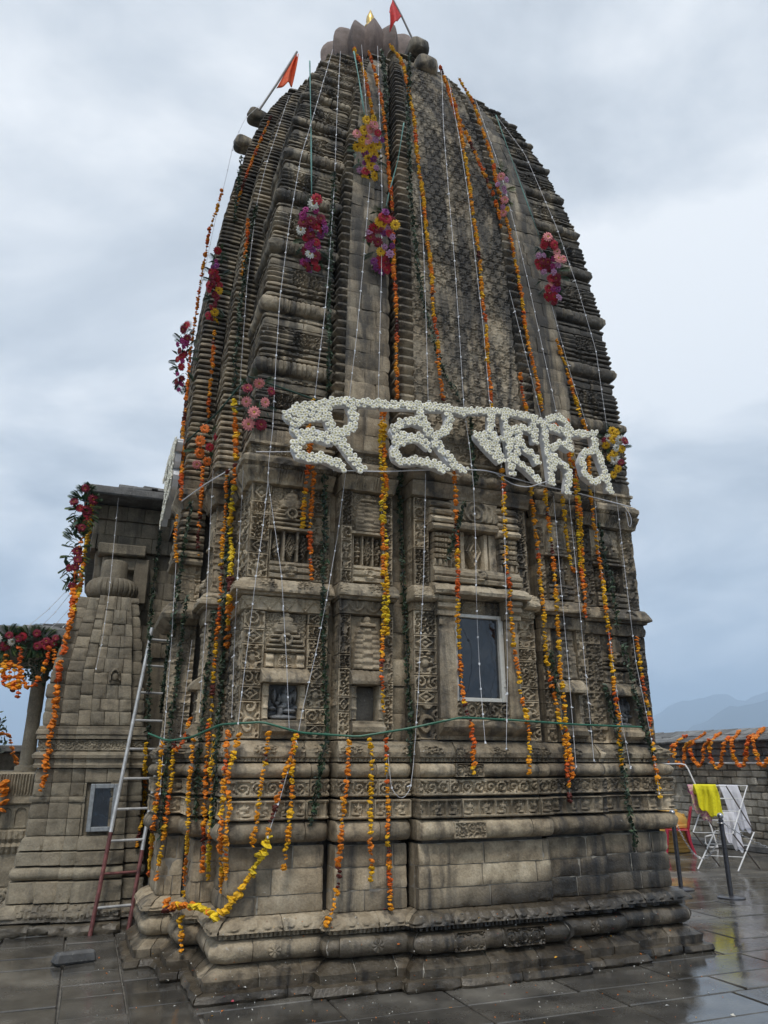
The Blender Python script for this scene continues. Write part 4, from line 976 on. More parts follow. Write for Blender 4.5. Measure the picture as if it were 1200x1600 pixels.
# ================================================================== LEFT BUILDINGS
class TBay:
    """bay with its own taper, given by tables over z: s0, s1 and front v"""
    def __init__(b, zs, s0, s1, vf, depth=.5): b.zs, b.a, b.b, b.v, b.dep = zs, s0, s1, vf, depth
    def s0(b, z): return np.interp(z, b.zs, b.a)
    def s1(b, z): return np.interp(z, b.zs, b.b)
    def d(b, z): return V0 - np.interp(z, b.zs, b.v)
    def dbl(b, z): return b.d(z) - b.dep
    dbr = dbl
    def world(b, s, d, z): return np.stack([s, V0 - d, z], -1)
    def len3(b, z): return (b.dep, float(b.s1(z) - b.s0(z)), b.dep)
shrine = empty('corner_shrine', (.1, 9.6, 0), 'tan stone block corner shrine with ribbed round top, small window behind ladder', 'shrine')
zt = [0, .9, 1.85, 2.6, 3.05, 3.5]
def tb(a, b_, dv, dep=.6): return TBay(zt, np.interp(zt, zt, a), np.interp(zt, zt, b_), np.array([9.10, 9.16, 9.18, 9.22, 9.28, 9.36]) - dv, dep)
lim = [(-.52, .66), (-.50, .64), (-.50, .60), (-.49, .52), (-.40, .46), (-.30, .38)]
def strip(f0, f1, dv, dep=.6): return tb([l + (r - l) * f0 for l, r in lim], [l + (r - l) * f1 for l, r in lim], dv, dep)
strips = [strip(0, .17, 0), strip(.17, .34, .045), strip(.34, .46, .09), strip(.46, .86, .14), strip(.86, 1.0, .03)]
for st in strips: st.kl = st.kr = .15
strips[0].kl = 1.0; strips[4].kr = 1.0
MB().add([(-.44, 9.34, -.02), (.6, 9.34, -.02), (.6, 10.2, -.02), (-.44, 10.2, -.02), (-.28, 9.55, 3.5), (.36, 9.55, 3.5), (.36, 10.2, 3.5), (-.28, 10.2, 3.5)], [[0, 1, 5, 4], [1, 2, 6, 5], [2, 3, 7, 6], [3, 0, 4, 7], [4, 5, 6, 7]]).build('core_masonry', STONE2, shrine, smooth=False)
for st in strips:
    c_ = []
    for z in zt: c_.append([(float(st.s0(z)) + .03, float(V0 - st.d(z)) + .06, z), (float(st.s1(z)) - .03, float(V0 - st.d(z)) + .06, z), (float(st.s1(z)) - .03, 10.2, z), (float(st.s0(z)) + .03, 10.2, z)])
    G = np.array(c_); q = [[i * 4 + j, i * 4 + (j + 1) % 4, (i + 1) * 4 + (j + 1) % 4, (i + 1) * 4 + j] for i in range(5) for j in range(4)] + [[20, 21, 22, 23]]
    MB().add(G.reshape(-1, 3), q).build('core_masonry', STONE2, shrine, smooth=False)
P2 = dict(parent=shrine, mat=STONE2, ds=.03, dz=.02)
for k, st in enumerate(strips):
    big = k == 3; lo, hi = (-1, 1) if k == 0 else ((-.1, 1) if k < 4 else (0, 1.5))
    j = lambda: rng.uniform(-.006, .006)
    piece('footing_stone', st, lo, hi, [(.19, -.02), (.20, .04), (.18, .09), (.1, .11)], rough=.02, bev=.02, off=rng.uniform(-.04, .04), **P2)
    piece('lotus_stone', st, lo, hi, [(.10, .11), (.17, .12), (.16, .17), (.08, .26), (.04, .27)], rough=.008, off=j(), disp=lambda S_, Z_, A_, T_: .016 * arabesque(S_, Z_, .10, 3) * (Z_ > .04), parent=shrine, mat=STONE2, ds=.016, dz=.014)
    piece('plinth_stone', st, lo, hi, [(.06, .272), (.085, .28), (.085, .46), (.06, .47)], rough=.008, bev=.012, off=j(), **P2)
    piece('torus_stone', st, lo, hi, [(.0, .475)] + arcp(.03, .06, .48, .60, 8) + [(.0, .605)], rough=.006, off=j(), **P2)
    piece('plinth_stone', st, lo, hi, [(.04, .61), (.065, .62), (.06, .735), (.03, .745)], rough=.008, bev=.012, off=j(), **P2)
    piece('plinth_stone', st, lo, hi, [(.03, .75), (.05, .76), (.03, .85), (.01, .89)], rough=.008, bev=.012, off=j(), **P2)
    for za, zb in zip([.895, 1.06, 1.22, 1.28, 1.42], [1.06, 1.22, 1.28, 1.42, 1.56]):
        cs = [lo, hi]
        if big: cs = [lo, .06] if za < 1.41 else [lo, .5, hi]
        for a0, a1 in zip(cs[:-1], cs[1:]):
            piece('wall_block', st, a0, a1, [(.015 if zb - za < .1 else 0, za), (.015 if zb - za < .1 else 0, zb)], rough=.006, off=rng.uniform(-.008, .008), **P2)
        if big and za < 1.41: piece('wall_block', st, .60, hi, [(0, za), (0, zb)], rough=.006, off=rng.uniform(-.008, .008), **P2)
    piece('string_course', st, lo, hi, [(.0, 1.565), (.03, 1.57), (.035, 1.60), (.02, 1.615), (.02, 1.66), (.05, 1.67), (.055, 1.70), (.02, 1.73), (.0, 1.74)], rough=.005, **P2)
    piece('carved_frieze', st, lo, hi, [(.005, 1.745), (.01, 1.86)], rough=.004, disp=lambda S_, Z_, A_, T_: -.012 + .014 * np.maximum(arabesque(S_, Z_, .05, 7), frame(S_, Z_, S_.max(), .11, .012)), parent=shrine, mat=STONE2, ds=.012, dz=.012)
    piece('string_course', st, lo, hi, [(.0, 1.865), (.035, 1.87), (.03, 1.91), (.045, 1.92), (.04, 1.96), (.03, 1.97), (.03, 2.0), (.0, 2.01)], rough=.005, **P2)
    z = 2.015
    while z < 3.46:
        h = min(rng.uniform(.13, .17), 3.52 - z); c = [lo] + ([float(rng.uniform(.2, .45)), float(rng.uniform(.55, .8))] if big else []) + [hi]
        for a0, a1 in zip(c[:-1], c[1:]):
            piece('spire_block', st, a0, a1, [(.0, z), (.0, z + h)], rough=.007, bev=.008, off=rng.uniform(-.01, .01), disp=(lambda S_, Z_, A_, T_: .012 * sst(np.cos(S_ / .05 * 2 * np.pi), -.2, .5) * (Z_ > .04)) if big and z > 2.5 and rng.random() < .55 else None, **P2)
        z += h
piece('relief_panel', strips[3], .38, .72, [(.02, 2.50), (.02, 2.66)], parent=shrine, mat=STONE2, ds=.01, dz=.01, disp=lambda S_, Z_, A_, T_: -.02 + .05 * np.maximum(1 - sst(np.abs(np.hypot((S_ - S_.max() / 2) / S_.max() * 2.2, Z_ / .15) - .85), .08, .16), .9 * el(S_, Z_, S_.max() / 2, .04, .04, .06)))
# ribbed disc and pot on the shrine
mb = MB(); th = np.linspace(0, 2 * np.pi, 145)[:-1]; pr = arcp(0.0, 1.0, 0, 1, 9)
V = []
for o_, z_ in pr:
    rr = .20 + (.115 * o_) * (1 - .13 * (np.abs(np.sin(th * 14)) < .35)); V.append(np.stack([.06 + rr * np.cos(th), 9.62 + rr * np.sin(th), np.full(144, 3.52 + z_ * .26)], -1))
V = np.concatenate(V); mb.add(V, [[i * 144 + j, i * 144 + (j + 1) % 144, (i + 1) * 144 + (j + 1) % 144, (i + 1) * 144 + j] for i in range(8) for j in range(144)])
ri = mb.build('ribbed_disc', STONE2, shrine)
MB().lathe([(.19, 3.76), (.19, 3.80), (.16, 3.81), (.16, 3.99), (.14, 4.02), (0.001, 4.03)], (.06, 9.62, 0), 24).build('pot', STONE2, shrine)
sw = empty('window', (.22, 9.05, .93)); sw.parent = shrine; sw.matrix_parent_inverse = parent_inv(shrine)
x0, x1, z0, z1, yv = .085, .365, .93, 1.405, 9.03
t = .045
for c, h in (((x0 + t / 2, yv, (z0 + z1) / 2), (t / 2, .03, (z1 - z0) / 2)), ((x1 - t / 2, yv, (z0 + z1) / 2), (t / 2, .03, (z1 - z0) / 2)), (((x0 + x1) / 2, yv, z0 + t / 2), ((x1 - x0) / 2 - t, .028, t / 2)), (((x0 + x1) / 2, yv, z1 - t / 2), ((x1 - x0) / 2 - t, .028, t / 2))):
    MB().bevbox(c, h, .004).build('frame', plain('dull_aluminium', (.30, .32, .33), .5, .2), sw)
MB().box(((x0 + x1) / 2, yv + .01, (z0 + z1) / 2), ((x1 - x0) / 2 - t, .004, (z1 - z0) / 2 - t)).build('pane', GLASS, sw, smooth=False)

# hall behind the shrine
hall = empty('temple_hall', (.4, 12, 0), 'tan block-built temple hall with deep slate eave behind the corner shrine', 'hall')
MB().box((1.9, 13.6, 2.4), (2.05, 3.6, 2.43)).build('core_masonry', STONE2, hall, smooth=False)
hb = TBay([0, 6], [-.2, -.2], [1.15, 1.15], [9.96, 9.96], .5)
z = 2.9; k = 0
while z < 4.80:
    h = [.19, .21, .20, .16, .22, .17, .2, .2, .2, .2][k % 10]; h = min(h, 4.84 - z)
    c = [-1] + [float(x) for x in np.arange(.0, .95, .16) + rng.uniform(.02, .1) if x < .93] + [1]
    for a0, a1 in zip(c[:-1], c[1:]):
        piece('wall_block', hb, max(a0, -1), a1, [(0, z), (0, z + h)], parent=hall, mat=STONE2, ds=.04, dz=.04, rough=.005, off=rng.uniform(-.006, .006) + (.07 if z > 4.20 else 0) + (.05 if z > 4.60 else 0))
    z += h; k += 1
# stepped bracket panel above the disc
for (u0, u1, za, zb, dv) in ((-.17, .42, 4.16, 4.30, .10), (-.10, .34, 3.98, 4.15, .05), (.30, .48, 3.55, 4.14, .07)):
    MB().bevbox(((u0 + u1) / 2, 9.96 - dv, (za + zb) / 2), ((u1 - u0) / 2, dv + .02, (zb - za) / 2), .015, j=.004).build('bracket_stone', STONE2, hall)
ev = MB().bevbox((1.0, 12.6, 4.92), (1.42, 3.15, .06), .02, j=.01).build('eave_slab', SLATE, hall)
for k in range(9):   # slates of the lean-to roof above the eave
    c = (-.05 + k * .16 + rng.uniform(-.02, .02), 10.2 + rng.uniform(-.04, .04), 5.02 + .025 * (k % 2) + k * .010)
    MB().bevbox(c, (.12, .55, .022), .008, j=.008).build('slate', SLATE, hall)
rr_ = MB(); rr_.add([(-.35, 9.7, 4.99), (2.4, 9.7, 4.99), (2.4, 15.5, 5.9), (-.35, 15.5, 5.9), (2.4, 15.5, 5.05), (-.35, 15.5, 5.05)], [[0, 1, 2, 3], [1, 4, 2, 2][:4] if False else [0, 3, 5, 0][:4]][:1], [[1, 4, 2], [0, 3, 5]]); rr_.build('roof', SLATE, hall, smooth=False)

# porch with balcony seat further left
porch = empty('side_porch', (-.9, 11.2, 0), 'stone porch with round pillar, carved balcony seat and slate eave at far left', 'porch')
bx = TBay([0, 4], [-1.45, -1.45], [-.42, -.42], [10.1, 10.1], .7)
PP = dict(parent=porch, mat=STONE2, ds=.03, dz=.016)
piece('footing_stone', bx, -1, 2, [(.15, -.02), (.16, .10), (.1, .13)], rough=.02, bev=.02, **PP)
piece('carved_frieze', bx, -1, 2, [(.08, .13), (.10, .15), (.08, .28), (.04, .30)], rough=.006, disp=lambda S_, Z_, A_, T_: -.012 + .02 * scroll(S_, Z_, .15), parent=porch, mat=STONE2, ds=.014, dz=.012)
piece('plinth_stone', bx, -1, 2, [(.03, .30), (.02, .46), (-.04, .58), (-.05, .62)], rough=.008, **PP)
piece('carved_frieze', bx, -1, 2, [(-.05, .62), (.0, .66), (.03, .72), (.0, .76), (.03, .80), (.03, .88), (.0, .90)], rough=.005, disp=lambda S_, Z_, A_, T_: .012 * (np.abs((S_ / .06) % 1 - .5) > .15), parent=porch, mat=STONE2, ds=.012, dz=.012)
piece('balcony_panel', bx, -1, 2, [(.0, .90), (.0, 1.16)], rough=.004, disp=lambda S_, Z_, A_, T_: -.05 * (1 - sst(np.hypot(((S_ / .16) % 1 - .5) * .16, np.maximum(0, Z_ - .17)), .045, .055)) * (Z_ > .03), parent=porch, mat=STONE2, ds=.01, dz=.012)
piece('seat_back', bx, -1, 2, [(.01, 1.16), (.03, 1.18), (.02, 1.25), (.03, 1.27), (.06, 1.40), (.08, 1.50), (.04, 1.52)], rough=.005, disp=lambda S_, Z_, A_, T_: .012 * np.cos(S_ / .03 * 2 * np.pi) * (Z_ > .12) * (Z_ < .33), parent=porch, mat=STONE2, ds=.008, dz=.014)
MB().box((-.93, 10.9, .75), (.5, .78, .78)).build('core_masonry', STONE2, porch, smooth=False)
MB().lathe([(.13, 1.53), (.13, 1.58), (.085, 1.60), (.08, 2.2), (.085, 2.22), (.085, 2.6), (.10, 2.62), (.105, 2.7), (.15, 2.78), (.19, 2.86), (.19, 2.94), (.05, 2.95)], (-.66, 10.28, 0), 20).build('pillar', STONE2, porch)
MB().box((-.42, 10.5, 2.2), (.07, .1, .72)).build('pilaster', DARKST, porch, smooth=False)
MB().bevbox((-1.0, 11.3, 3.10), (.72, 1.62, .06), .02, j=.015).build('eave_slab', SLATE, porch)
MB().bevbox((-.85, 11.1, 2.99), (.52, 1.1, .05), .02).build('beam', DARKST, porch)
for k in range(4): MB().bevbox((-.70 + .10 * k, 10.3 + .2 * k, 3.20 + .05 * k), (.22, .3, .03), .01, j=.012).build('slate', SLATE, porch)

# low courtyard house, tree and parapet glimpsed through the gap at far left
hut = empty('low_building', (-3.2, 19, 0), 'low grey stone outbuilding seen through the gap at far left', 'building')
MB().box((-3.2, 19.5, .9), (1.9, 1.2, .93)).build('wall', WALLST, hut, smooth=False); MB().bevbox((-3.2, 19.4, 1.92), (2.1, 1.5, .07), .02).build('roof', SLATE, hut)
MB().bevbox((-2.05, 18.26, 1.45), (.28, .02, .22), .01).build('white_board', ALUW, hut)
def leafcloud(n, c, r, size, cols, name, mat, parent, squash=1.0):
    P = rng.normal(size=(n, 3)); P /= np.linalg.norm(P, axis=1)[:, None]; P *= rng.random((n, 1)) ** .4
    P = P * np.array([r, r, r * squash]) * (1 + .35 * vnoise(P * 2.3, 5)[:, None]) + np.array(c)
    a = rng.normal(size=(n, 3)); a /= np.linalg.norm(a, axis=1)[:, None]; b_ = np.cross(a, rng.normal(size=(n, 3))); b_ /= np.linalg.norm(b_, axis=1)[:, None]
    sz = size * rng.uniform(.6, 1.3, (n, 1)); V = np.stack([P - a * sz, P + b_ * sz * .4, P + a * sz, P - b_ * sz * .4], 1)
    me = npmesh(name, V, np.arange(n * 4).reshape(n, 4), smooth=False); ci = rng.integers(0, len(cols), n)
    flat_attr(me, 'col', np.repeat(np.array(cols)[ci] * rng.uniform(.7, 1.3, (n, 1)), 4, 0)); return link(name, me, mat, parent)
tr = empty('tree', (-2.5, 17.2, 0), 'dark leafy tree seen through the gap beside the porch pillar', 'tree')
mb = MB(); mb.tube([(-2.5, 17.2, 0), (-2.46, 17.2, .7), (-2.4, 17.2, 1.5), (-2.42, 17.2, 2.1)], [.10, .08, .06, .03], 8)
for a in range(4): mb.tube([(-2.44, 17.2, 1.1 + .2 * a), (-2.44 + .4 * math.cos(a * 1.7), 17.2 + .4 * math.sin(a * 1.7), 1.7 + .2 * a)], [.04, .015], 6)
mb.build('trunk', plain('bark', (.06, .05, .04), .9), tr); leafcloud(2600, (-2.42, 17.2, 2.0), .85, .06, [(.03, .06, .02), (.05, .085, .03), (.02, .04, .018)], 'crown', LEAFM, tr)

# ================================================================== RIGHT SIDE
bw = empty('boundary_wall', (12.9, 14, 0), 'weathered stone boundary wall with slate coping on the right, garlands over it', 'wall')
MB().box((13.02, 22, 1.0), (.40, 18, 1.02)).build('core_masonry', WALLST, bw, smooth=False)
zr = 0.02; row = 0
hh = [.20, .14, .15, .13, .16, .14, .14, .13, .15, .13, .13]
for h in hh:
    v = 9.6 - rng.uniform(0, .2)
    while v < 17.5:
        l = rng.uniform(.22, .42)
        if not (row in (6, 7) and 14.05 < v + l / 2 < 14.35):
            m = MB(); m.bevbox((12.615 + rng.uniform(-.012, .012), v + l / 2, zr + h / 2), (.06, l / 2 - .008, h / 2 - .007), .016, j=.006); m.build('wall_stone', WALLST, bw)
        v += l
    zr += h; row += 1
for k in range(3):   # dark upper courses under the coping
    v = 9.5
    while v < 18:
        l = rng.uniform(.35, .6); m = MB(); m.bevbox((12.57 + rng.uniform(-.01, .01) - .015 * k, v + l / 2, zr + .075), (.07, l / 2 - .006, .068), .012, j=.005); m.build('coping_course', SLATE, bw); v += l
    zr += .15
COPZ = zr
sl = math.radians(17); ca, sa = math.cos(sl), math.sin(sl)
rotm = np.array([[ca, 0, -sa], [0, 1, 0], [sa, 0, ca]])
for r_ in range(2):
    v = 9.4
    while v < 18.2:
        l = rng.uniform(.3, .55); m = MB()
        m.bevbox((12.62 + r_ * .36, v + l / 2, COPZ + .06 + r_ * .125 + rng.uniform(0, .012)), (.24, l / 2 - .005, .022), .008, rot=rotm, j=.008); m.build('coping_slate', SLATE, bw); v += l
MB().add([(12.45, 18, COPZ), (12.45, 40, COPZ), (13.05, 40, COPZ + .22), (13.05, 18, COPZ + .22), (13.15, 9.4, COPZ + .17), (12.5, 9.4, COPZ - .02), (12.5, 18, COPZ - .02), (13.15, 18, COPZ + .17), (13.5, 9.4, COPZ), (13.5, 40, COPZ)], [[0, 1, 2, 3], [5, 6, 7, 4], [4, 2, 9, 8]]).build('coping_bed', SLATE, bw, smooth=False)
MB().bevbox((12.40, 14, .06), (.12, 4.6, .07), .03, j=.01).build('wall_kerb', SLATE, bw)

def rods(name, segs, r, mat, parent, k=8):
    for p, q_ in segs: MB().tube([p, q_], r, k).build(name, mat, parent)
A_ = np.array([9.47, 10.47, 0]); e_ = np.array([.40, -.44, 0]); w_ = np.array([.58, .12, 0]); up = lambda z: np.array([0, 0, z])
rack = empty('drying_rack', (9.95, 10.3, 0), 'white folding clothes drying rack with hanging cloths near the boundary wall', 'rack')
zm_, zt_ = .55, 1.27
for o_ in (A_, A_ + e_):
    rods('leg', [(o_, o_ + w_ + up(zm_))], .011, RACKW, rack); rods('leg', [(o_ + w_, o_ + up(zm_))], .011, RACKD, rack)
    rods('upper_arm', [(o_ + up(zm_), o_ + w_ + up(zt_))], .010, RACKW, rack); rods('upper_arm', [(o_ + w_ + up(zm_), o_ + up(zt_))], .010, RACKD, rack)
for f in (0, .25, .45, .72, 1):
    for a, b_ in (((0), 1), (1, 0)):
        p = A_ + w_ * (a + (b_ - a) * f) + up(zm_ + (zt_ - zm_) * f); rods('rail', [(p, p + e_)], .007, RACKW, rack, 6)
for f in (.35, .65):
    p = A_ + w_ * f + up(zm_ * f); rods('rail', [(p, p + e_)], .007, RACKW, rack, 6)
def cloth(name, mat, label, p0, p1, drop, skew, nfold, amp, over, grp=None):
    """cloth over a rail from p0 to p1: front drop, short back drop, folds"""
    n, m = 26, 40; s = np.linspace(0, 1, n)[:, None]; t_ = np.linspace(-over, 1, m)[None, :]
    d = np.array(p1) - np.array(p0); nrm = np.cross(d, [0, 0, 1]); nrm /= np.linalg.norm(nrm)
    if nrm[1] > 0: nrm = -nrm
    fold = np.sin(s * nfold * 6.28 + t_ * 2.2 + .6 * np.sin(s * 9)) * amp * (1 + .5 * np.sin(s * 23 + t_ * 6)) * np.clip(np.abs(t_) * 3, 0, 1)
    side = np.where(t_ >= 0, 1, -1) * (.012 + .02 * np.clip(np.abs(t_) * 6, 0, 1))
    P = np.array(p0) + d * (s + skew * np.clip(t_, 0, 1) ** 1.2 + .04 * np.sin(t_ * 5))[..., None] + nrm * (side + fold)[..., None]
    P[..., 2] += .016 - np.abs(t_) * drop * (.86 + .22 * np.sin(s * 2.6 - .4) + .05 * np.sin(s * 17))
    me = npmesh(name, P, gridfaces(n, m), sharp=None); o = link(name, me, mat); tag(o, label, 'cloth', grp)
    sm = o.modifiers.new('solid', 'SOLIDIFY'); sm.thickness = .004
    return o
r0 = A_ + up(zt_); r1 = r0 + e_
cloth('printed_cloth', PINKC, 'pink and cream printed cloth hanging at the rack\'s left end', r0 + e_ * .0, r0 + e_ * .42, .52, .35, 1.5, .02, .35)
cloth('yellow_cloth', YEL, 'bright yellow cloth hanging on the drying rack', r0 + e_ * .16 + np.array([-.06, -.06, .01]), r0 + e_ * .74 + np.array([-.06, -.06, .01]), .47, .22, 1.7, .034, .4)
q0 = A_ + w_ + up(zt_)
cloth('white_towel', WHC, 'long white towel hanging from the top rail of the drying rack', q0 + e_ * .25, q0 + e_ * .74, .68, .5, 1.2, .012, .2)
q0 = A_ + w_ + up(zm_ + .22)
cloth('white_cloth', WHC, 'small white cloth on the lower rail below the yellow cloth', q0 - w_ * .55 + e_ * .45 + up(.08), q0 - w_ * .55 + e_ * .85 + up(.08), .55, .4, 1.4, .016, .1)

# moulded plastic chair
def chair(loc, rz):
    o = empty('plastic_chair', loc, 'red plastic stacking chair standing before the boundary wall', 'chair', rz=rz)
    n = 13; t_ = np.linspace(-1, 1, n); X, Y = np.meshgrid(t_, t_, indexing='ij')
    Z = .43 - .02 * (1 - X ** 2) * (1 - Y ** 2) - .02 * np.clip(Y - .7, 0, 1) ; P = np.stack([X * .215 * (1 - .05 * Y), Y * .21, Z], -1)
    def solid(nm, P, n, m, th):
        ob = link(nm, npmesh(nm, P, gridfaces(n, m)), REDPL, o); ob.matrix_parent_inverse = Matrix(); s_ = ob.modifiers.new('s', 'SOLIDIFY'); s_.thickness = th; return ob
    solid('seat', P, n, n, .014)
    Zb = np.linspace(0, 1, 15)[None, :]; Xb = t_[:, None]
    Pb = np.stack([Xb * (.205 - .03 * Zb ** 2) + 0 * Zb, -.20 - .10 * Zb - .03 * (1 - Xb ** 2), .42 + .42 * Zb * (1 - .06 * Xb ** 2)], -1)
    f = gridfaces(13, 15); keep = [k for k, qd in enumerate(f) if not ((k // 14) in (2, 4, 7, 9) and 3 < (k % 14) < 11)]
    ob = link('backrest', npmesh('backrest', Pb, f[keep]), REDPL, o); ob.matrix_parent_inverse = Matrix(); s_ = ob.modifiers.new('s', 'SOLIDIFY'); s_.thickness = .014
    for sx in (-1, 1):
        for sy in (-1, 1):
            mb = MB(); mb.tube([(sx * .19, sy * .18, .43), (sx * .205, sy * .205, .22), (sx * .225, sy * (.235 if sy > 0 else .27), 0)], [.034, .026, .02], 6)
            l = mb.build('leg', REDPL, o); l.matrix_parent_inverse = Matrix()
    return o
chair((10.78, 12.35, 0), R(52))
_tp = onz(1049, 1329, 0); TKX, TKY = _tp.x, _tp.y
tk = empty('water_tank', (TKX, TKY, 0), 'golden ribbed plastic water tank half hidden behind the temple base', 'tank')
pr = [(.001, 0), (.36, 0), (.37, .02)]
for k in range(5): pr += [(.37, .06 + k * .09), (.395, .08 + k * .09), (.395, .12 + k * .09), (.37, .14 + k * .09)]
MB().lathe(pr + [(.37, .56), (.33, .64), (.22, .70), (.20, .71)], (TKX, TKY, 0), 32).build('body', TANK, tk)
MB().lathe([(.20, .70), (.205, .74), (.19, .76), (.001, .765)], (TKX, TKY, 0), 28).build('lid', TANK, tk)
for sgn in range(6):
    a = sgn / 6 * 6.28; MB().bevbox((TKX + .29 * math.cos(a), TKY + .29 * math.sin(a), .66), (.05, .018, .025), .008, rot=[[math.cos(a), -math.sin(a), 0], [math.sin(a), math.cos(a), 0], [0, 0, 1]]).build('rib', TANK, tk)
def stanchion(loc, label):
    o = empty('stanchion', loc, label, 'stanchion', 'steel barrier posts')
    for nm, pr, mt in (('base', [(.001, 0), (.17, 0), (.17, .012), (.15, .022), (.03, .03)], DKSTEEL), ('post', [(.03, .02), (.03, .90), (.032, .90), (.032, .92), (.022, .93)], DKSTEEL), ('ball_cap', [(.02, .92)] + [(.04 * math.cos(a), .965 + .04 * math.sin(a)) for a in np.linspace(-1.2, 1.55, 9)] + [(.001, 1.005)], STEEL)):
        ob = MB().lathe(pr, (0, 0, 0), 20).build(nm, mt, o); ob.matrix_parent_inverse = Matrix()
    ob = MB().tube([(.045 * math.cos(a), .045 * math.sin(a), .88) for a in np.linspace(0, 6.28, 17)], .006, 5).build('chain_ring', STEEL, o); ob.matrix_parent_inverse = Matrix()
s1 = Vector((7.86, 8.16, 0)); s2 = Vector((7.75, 8.93, 0))
stanchion(s1, 'steel barrier post with ball top, the nearer one, in front of the drying rack'); stanchion(s2, 'steel barrier post with ball top, beside the temple\'s right edge')
def chain(p, q_, sag, label):
    P = []; n = 60
    for i in range(n + 1):
        t_ = i / n; P.append(np.array(p) * (1 - t_) + np.array(q_) * t_ + np.array([0, 0, -sag * 4 * t_ * (1 - t_)]))
    mb = MB(); P = np.array(P)
    for i in range(n):
        c = (P[i] + P[i + 1]) / 2; d = P[i + 1] - P[i]; l = np.linalg.norm(d); d /= l; sd_ = np.cross(d, [0, 0, 1]); sd_ /= np.linalg.norm(sd_) + 1e-9; u_ = np.cross(sd_, d); u_ = u_ if i % 2 else sd_
        mb.tube([c + d * math.cos(a) * l * .62 + u_ * math.sin(a) * .011 for a in np.linspace(0, 6.28, 9)], .0035, 4, cap=False)
    o = mb.build('chain', STEEL); tag(o, label, 'chain')
chain(s1 + Vector((.03, .03, .87)), s2 + Vector((-.0, -.04, .87)), .45, 'thin steel chain sagging between the two barrier posts')
chain(s1 + Vector((.03, -.02, .87)), Vector((10.2, 7.6, .87)), .40, 'thin steel chain running from the nearer post out of the picture')
pf = empty('pipe_frame', (12.3, 12.9, 0), 'bent white pipe frame standing in front of the boundary wall', 'frame')
MB().tube([(12.25, 12.9, 0), (12.2, 13.1, .9), (12.15, 13.35, 1.52), (12.15, 13.42, 1.60), (12.15, 13.55, 1.62), (12.15, 15.9, 1.60)], .016, 8).build('pipe', RACKW, pf)
MB().tube([(12.25, 12.9, .01), (12.0, 12.85, .02), (11.9, 12.85, .1), (11.92, 12.85, .22), (12.1, 12.87, .24)], .018, 8).build('foot_hook', RACKW, pf)
MB().tube([(12.35, 9.6, 1.63), (12.35, 12.95, 1.63)], .02, 8).build('pipe', RACKW, pf)

# ladder and the stone at its foot
lad = empty('ladder', (.4, 8.8, 0), 'long metal ladder with red primed lower rails leaning beside the tower', 'ladder')
Lb, Lt = np.array([.24, 8.74, 0.0]), np.array([.545, 9.02, 3.12]); Rb, Rt = np.array([.60, 8.80, 0.0]), np.array([.80, 9.02, 2.2])
for nm, b_, t_, f in (('rail', Lb, Lt, .30), ('rail', Rb, Rt, .34)):
    rl = MB().tube([b_, b_ + (t_ - b_) * f], .021, 8).build(nm, LADR, lad); MB().tube([b_ + (t_ - b_) * f, t_], .0205, 8).build('upper_tube', LADM, rl)
for k in range(10):
    z = .24 + k * .305; p = Lb + (Lt - Lb) * (z / 3.12); q_ = Rb + (Rt - Rb) * (z / 2.2)
    if z > 2.15: q_ = p + np.array([.26, .06, .0])
    MB().tube([p, q_], .0135, 8).build('rung', LADR if k == 1 else LADM, lad)
c = onz(116, 1507, 0.0); fs = MB().bevbox((c.x, c.y + .06, .045), (.17, .075, .05), .02, rot=[[.97, -.22, 0], [.22, .97, 0], [0, 0, 1]], j=.015).build('foot_stone', SLATE)
tag(fs, 'dark loose stone block lying on the paving before the ladder', 'stone')

# ================================================================== THINGS HUNG ON THE TOWER: positions come from rays that meet the stone
bpy.context.view_layer.update(); DG = bpy.context.evaluated_depsgraph_get()
hazeo.hide_viewport = False
def cast(x, y):
    d = ray(x, y).normalized(); o = EYEV.copy(); tot = 0
    for _ in range(6):
        ok, loc, nrm, idx, ob, _m = S.ray_cast(DG, o, d)
        if not ok: return None
        if ob.name.split('.')[0] in ('haze', 'mountains', 'foothills', 'terrain', 'drying_rack', 'rail'):
            o = loc + d * .01; continue
        t_ = (loc - EYEV).length
        return t_ if t_ < 40 else None
    return None
def drape(px, step=7, lift=.045, smooth=5, mn=4, tfix=None):
    P = np.array(px, float); seg = np.linalg.norm(np.diff(P, axis=0), axis=1); cum = np.concatenate([[0], np.cumsum(seg)]); n = max(3, int(cum[-1] / step))
    q_ = np.linspace(0, cum[-1], n + 1); X = np.interp(q_, cum, P[:, 0]); Y = np.interp(q_, cum, P[:, 1])
    if len(P) > 3 and n > 8:
        k = np.ones(3) / 3; X[1:-1] = np.convolve(X, k, 'valid'); Y[1:-1] = np.convolve(Y, k, 'valid')
    if tfix is None:
        T_ = [cast(a, b_) for a, b_ in zip(X, Y)]; ok = [i for i, t_ in enumerate(T_) if t_ is not None]
        T_ = np.interp(np.arange(len(X)), ok, [T_[i] for i in ok]) if ok else np.full(len(X), 9.0)
        for _ in range(2):  # far holes (window reveals, gaps) do not pull the string inwards
            med = np.array([np.median(T_[max(0, i - 4):i + 5]) for i in range(len(T_))]); T_ = np.where(T_ > med + .12, med, T_)
        T_ = np.array([T_[max(0, i - mn):i + mn + 1].min() for i in range(len(T_))]) if mn else T_
        pad = np.pad(T_, smooth, 'edge'); T_ = np.convolve(pad, np.ones(2 * smooth + 1) / (2 * smooth + 1), 'valid') - lift
    else: T_ = np.interp(np.linspace(0, 1, len(X)), np.linspace(0, 1, len(tfix)), tfix)
    return np.array([np.array(EYEV) + np.array(ray(a, b_).normalized()) * t_ for a, b_, t_ in zip(X, Y, T_)])
